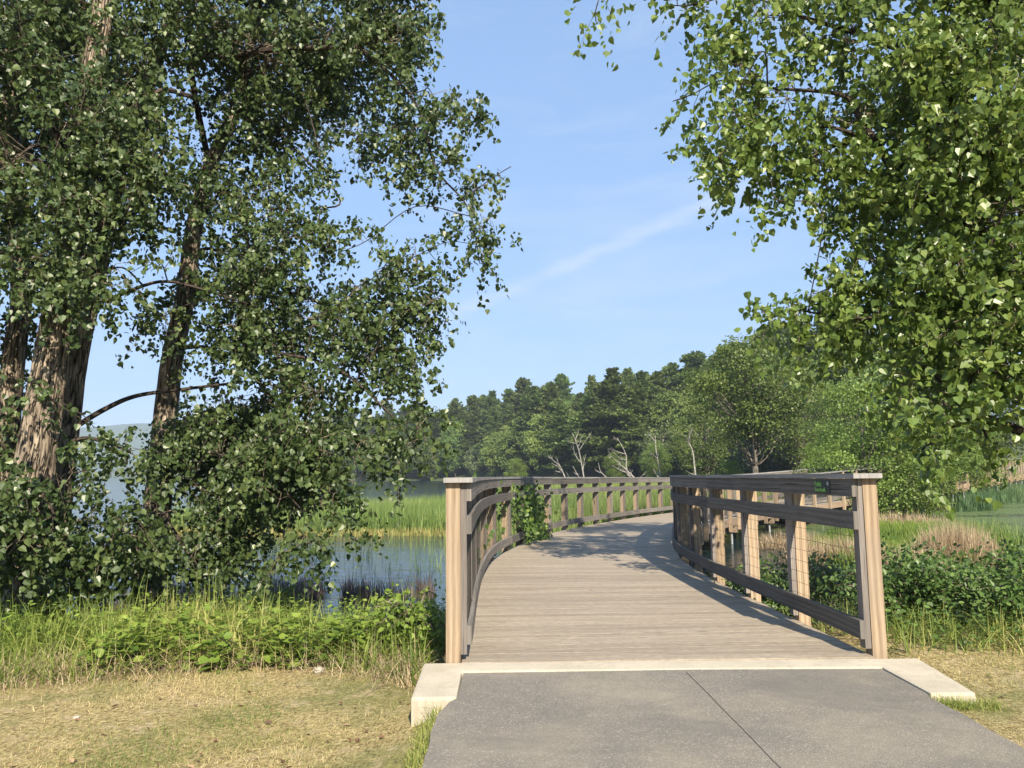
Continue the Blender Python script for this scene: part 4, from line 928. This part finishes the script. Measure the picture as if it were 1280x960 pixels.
q = scatter(260, [(-3.6, 6.45), (-1.3, 6.7), (-1.2, 7.6), (-3.4, 7.6)])
o = put('broad_weeds', weeds(q, .18, .46, .10, rng, 9, LEAF6), M_weed); tag(o, 'large heart shaped weed leaves at the front of the left bank', 'weeds', kind='stuff')
# shrubs
def shrub(name, loc, rad, h, n, lsz, mat, label, seed, shape=LEAFO, cat='shrub', group=None):
    g = np.random.default_rng(seed); b = np.array((loc[0], loc[1], float(gz(loc[0], loc[1])))); root = empty(name, b); tag(root, label, cat, group); mb = MB(); parts = []
    ns = 34
    for i in range(ns):
        a = g.random() * 6.283; rr = rad * g.random() ** .6; tp = np.array((math.cos(a) * rr, math.sin(a) * rr * .9, h * g.uniform(.55, 1.05) * (1 - .35 * (rr / rad) ** 2)))
        sp = np.array(smoothpts([np.array((math.cos(a) * .05, math.sin(a) * .05, -.1)), tp * np.array((.4, .4, .6)), tp, tp + np.array((math.cos(a) * .12, math.sin(a) * .12, -.04))], 5)); mb.tube(sp, np.linspace(.012, .003, len(sp)), 4, cap=False)
        m_ = int(n / ns); k = g.integers(4, len(sp), m_); p_ = sp[k] + g.normal(size=(m_, 3)) * np.array((.10, .10, .08)); dd = unit(g.normal(size=(m_, 3)) + np.array((0, -.1, -.1))); nr = unit(g.normal(size=(m_, 3)) * .45 + np.array((0, -.3, 1.)))
        parts.append(leaf_arrays(p_, lsz * g.uniform(.6, 1.25, m_), dd, nr, shape, .15, np.clip(g.random() * .45 + g.random(m_) * .55, 0, 1), g))
    mb.build('stems', M_twig, root, True); put('leaves', join(parts), mat, root)
sh = [((3.95, 7.9), .7, .72, 'leafy dark shrub directly right of the right end post'), ((4.9, 7.6), .75, .7, 'rounded shrub second from the end post on the right bank'), ((5.9, 7.7), .8, .74, 'shrub at the right edge of the picture on the bank'),
      ((4.4, 9.2), .85, .72, 'shrub behind the leafy one by the right end post'), ((5.7, 9.3), .9, .78, 'taller shrub at the right, in front of the pond'), ((7.0, 8.8), 1.0, .85, 'shrub furthest right on the bank'), ((3.4, 9.6), .7, .8, 'low shrub behind the wire of the nearest right bay'), ((3.5, 11.6), .8, .9, 'dark shrub under the right railing, seen through the second bay'), ((5.0, 11.2), 1.0, .68, 'dark shrub on the lower slope left of the cattail mounds'), ((6.9, 11.0), 1.1, .7, 'dark shrub in front of the largest cattail mound')]
for i, (l, r_, h, lb) in enumerate(sh): shrub('shrub', l, r_, h, 3400, .058, M_shrub, lb, 200 + i, group='shrubs on the right bank')
shrub('shrub', (-4.1, 12.2), .85, 1.15, 2600, .075, M_weed, 'bright yellow green shrub at the water edge below the drooping cottonwood', 230)
shrub('shrub', (-.95, 7.4), .35, .55, 800, .06, M_weed, 'small bright shrub against the outside of the left end post', 231)
shrub('shrub', (-.4, 12.8), .6, 1.2, 1400, .065, M_weed, 'bushy growth outside the left railing before the vine', 232)
q = scatter(5200, [(3.12, 6.35), (4.3, 6.3), (6.5, 6.1), (9, 6.6), (9, 9), (3.0, 9)]); 
o = put('right_bank_grass', blades(p3(q), rng.uniform(.12, .42, len(q)), .009, .8, 4, .8, tn(q, 1.3, .5)), M_grass); tag(o, 'rough grass at the front of the right bank', 'grass', kind='stuff')
q = scatter(420, [(3.3, 6.5), (6.8, 6.3), (7, 8), (3.3, 8)])
o = put('right_bank_weeds', weeds(q, .12, .4, .07, rng, 8), M_shrub); tag(o, 'leafy weeds below the shrubs of the right bank', 'weeds', kind='stuff')
q = scatter(3600, [(2.66, 5.08), (3.0, 5.05), (3.4, 4.85), (4.2, 3.9), (4.4, 2.4), (2.66, 2.4)]); q = q[q[:, 0] < 2.75 + .5 * (5.2 - q[:, 1]) + .1 * wob(q[:, 0], q[:, 1], 6)]
o = put('verge_grass', blades(p3(q), rng.uniform(.03, .075, len(q)), .004, .9, 2, .7, np.clip(rng.normal(size=len(q)) * .25 + .3, 0, 1)), M_grass); tag(o, 'short green grass along the right edge of the asphalt', 'grass', kind='stuff')
# dry lawn blades
def lawn(poly, n, name, label):
    q = scatter(n, poly); k = wob(q[:, 0], q[:, 1], 1.6, 1) + .5 * wob(q[:, 0], q[:, 1], 5, 2); q = q[k + rng.normal(size=len(q)) * .35 > .12]
    k = wob(q[:, 0], q[:, 1], 1.9, 4) + .7 * wob(q[:, 0], q[:, 1], 4.3, 5)
    t = np.clip(.55 - .55 * k + rng.normal(size=len(q)) * .25, 0, 1)
    o = put(name, blades(p3(q) + np.array((0, 0, .02)), rng.uniform(.02, .07, len(q)), .0042, 1.6, 2, .8, t), M_lawn); tag(o, label, 'grass', kind='stuff')
lawn([(-.46, 2.2), (-.44, 4.9), (-.72, 4.95), (-.72, 6.1), (-1.2, 6.5), (-2.4, 6.8), (-3.4, 6.4), (-4.6, 6.0), (-6.2, 6.3), (-5, 2.2)], 90000, 'dry_lawn', 'sparse dry straw coloured turf left of the asphalt path')
lawn([(2.9, 2.4), (3.1, 4.9), (3.12, 6.3), (7, 6.2), (7, 2.4)], 34000, 'dry_verge', 'worn dry turf at the right of the concrete wing')
q = np.column_stack([rng.normal(-.53, .07, 1300), rng.uniform(3.6, 5.1, 1300)]); q = q[(q[:, 0] < -.46)]; q = np.concatenate([q, np.column_stack([rng.uniform(2.62, 3.02, 900), 5.03 + rng.normal(size=900) * .05])])
o = put('edge_grass', blades(p3(q) + np.array((0, 0, .02)), rng.uniform(.04, .11, len(q)), .004, .9, 3, .8, np.clip(rng.normal(size=len(q)) * .3 + .55, 0, 1)), M_grass); tag(o, 'tufts of grass at the foot of the concrete wings', 'grass', kind='stuff')

q = scatter(150, [(-5, 2.6), (-.7, 2.6), (-.7, 6.2), (-3, 6.3), (-5, 6.0)]); q = np.concatenate([q, scatter(40, [(3, 3), (5.5, 3), (5.5, 6), (3.1, 6)])])
lf = leaf_arrays(p3(q) + np.array((0, 0, .045)), rng.uniform(.02, .055, len(q)), rdir(len(q)) * np.array((1, 1, .3)), rdir(len(q)) * .4 + UP[None], LEAFO, .5)
o = put('leaf_litter', lf, M_litter); tag(o, 'scattered small brown fallen leaves on the dry turf', 'leaf litter', kind='stuff')
# vine on the left railing
p_, t_, n_ = cl(10.1); vb = p_ - n_ * 1.62; root = empty('vine', vb); tag(root, 'green climbing vine sprawling over the left railing', 'vine'); g = np.random.default_rng(77); mb = MB(); parts = []
def vinebit(s, off, z, spread, n):
    a, tt, nn = cl(s); c = a + nn * off + UP * z - vb
    pos = c[None] + g.normal(size=(n, 3)) * np.array(spread); tip = unit(g.normal(size=(n, 3)) * .5 + np.array((.15, -.1, -.8))); nr = unit(g.normal(size=(n, 3)) * .5 + np.array((.5, -.8, .4)))
    parts.append(leaf_arrays(pos, .085 * g.uniform(.5, 1.2, n), tip, nr, LEAF6, .2, np.clip(g.normal(size=n) * .3 + .4, 0, 1), g))
for i in range(26):
    s = 10.0 + g.normal() * .55; z = g.uniform(.1, 1.12); vinebit(s, -1.50 + g.uniform(-.08, .16), z, (.13, .16, .12), 46)
    a, tt, nn = cl(s); c = a - nn * 1.6 - vb; mb.tube(smoothpts([c + UP * -.6, c + nn * .04 + UP * z * .5 + tt * g.normal() * .2, c + nn * .12 + UP * z], 4), np.linspace(.007, .003, 9), 4, cap=False)
for i in range(16): vinebit(g.uniform(2.8, 8.8), -1.62 + g.uniform(-.1, .05), g.uniform(.3, 1.3), (.05, .10, .08), 8)
for i in range(5): vinebit(10.9 + g.random() * .8, -1.40, .03 + g.random() * .1, (.09, .1, .03), 12)
mb.build('stems', M_twig, root, True); put('leaves', join(parts), M_vine, root)

# small things on the ground
import bmesh
def pebble(name, loc, s, mat, label, cat, seed):
    bm = bmesh.new(); bmesh.ops.create_icosphere(bm, subdivisions=3, radius=1); r2 = random.Random(seed)
    o3 = [r2.uniform(0, 9) for _ in range(3)]
    for v in bm.verts:
        k = 1 + .16 * math.sin(v.co.x * 3 + o3[0]) * math.cos(v.co.y * 2.6 + o3[1]) + .08 * math.sin(v.co.z * 7 + v.co.x * 5 + o3[2]); v.co = Vector((v.co.x * s[0] * k, v.co.y * s[1] * k, v.co.z * s[2] * k))
    me = bpy.data.meshes.new(name); bm.to_mesh(me); bm.free(); me.materials.append(mat); o = bpy.data.objects.new(name, me); COL.objects.link(o); o.location = loc; tag(o, label, cat)
def ongr(px, py, dz=0):
    v = pxdir(px, py); z = -.2
    for _ in range(6): k = (z - CAMZ) / v.z; z = float(gz(v.x * k, v.y * k))
    return (v.x * k, v.y * k, z + dz)
pebble('stone', ongr(398, 841, .02), (.045, .035, .03), M_rock, 'small pale stone on the dry turf near the bank', 'stone', 1)
pebble('stone', ongr(95, 899, .01), (.02, .016, .012), M_rock, 'tiny grey pebble on the bare soil at the lower left', 'stone', 2)
k_ = pxdir(735, 741); k_ = (DK - .05 - CAMZ) / k_.z * k_
mb = leaf_arrays(np.array([(0, 0, .004)]), [.075], np.array([(1, .3, .12)]), np.array([(0, 0, 1.)]), LEAFO, .3, np.array([.5]))
o = put('fallen_leaf', mb, M_redleaf); sxx = float(k_.x); syy = float(k_.y); o.location = (sxx, syy, DK - .035); tag(o, 'single curled red leaf lying on the deck boards', 'fallen leaf')
mb = MB(); A = np.array(ongr(462, 838, .012)); B = np.array(ongr(492, 829, .012)); mb.tube([A, (A + B) / 2 + np.array((0, .02, .01)), B], [.005, .006, .003], 6); o = mb.build('stick', M_twig, None, True); tag(o, 'thin bare stick lying on the turf left of the concrete', 'stick')

# ------------------------------------------------------------------ haze
HAZE = 2.5e-4
if HAZE:
    hv = [(x, y, z) for z in (-12, 225) for y in (-450, 3300) for x in (-3300, 3300)]
    me = bpy.data.meshes.new('haze'); me.from_pydata(hv, [], [(0, 2, 3, 1), (4, 5, 7, 6), (0, 1, 5, 4), (1, 3, 7, 5), (3, 2, 6, 7), (2, 0, 4, 6)]); me.update()
    hz_ = bpy.data.objects.new('haze', me); COL.objects.link(hz_)
    m, nt, out = newmat('haze air'); N = NT(nt); v = N.n('ShaderNodeVolumePrincipled'); v.inputs['Color'].default_value = (.70, .82, 1.0, 1); v.inputs['Density'].default_value = HAZE; v.inputs['Anisotropy'].default_value = 0.0
    N.l(v.outputs[0], out.inputs['Volume']); hz_.data.materials.append(m); hz_['kind'] = 'stuff'; hz_['label'] = 'faint blue summer haze over the lake'
    hz_.display_type = 'WIRE'
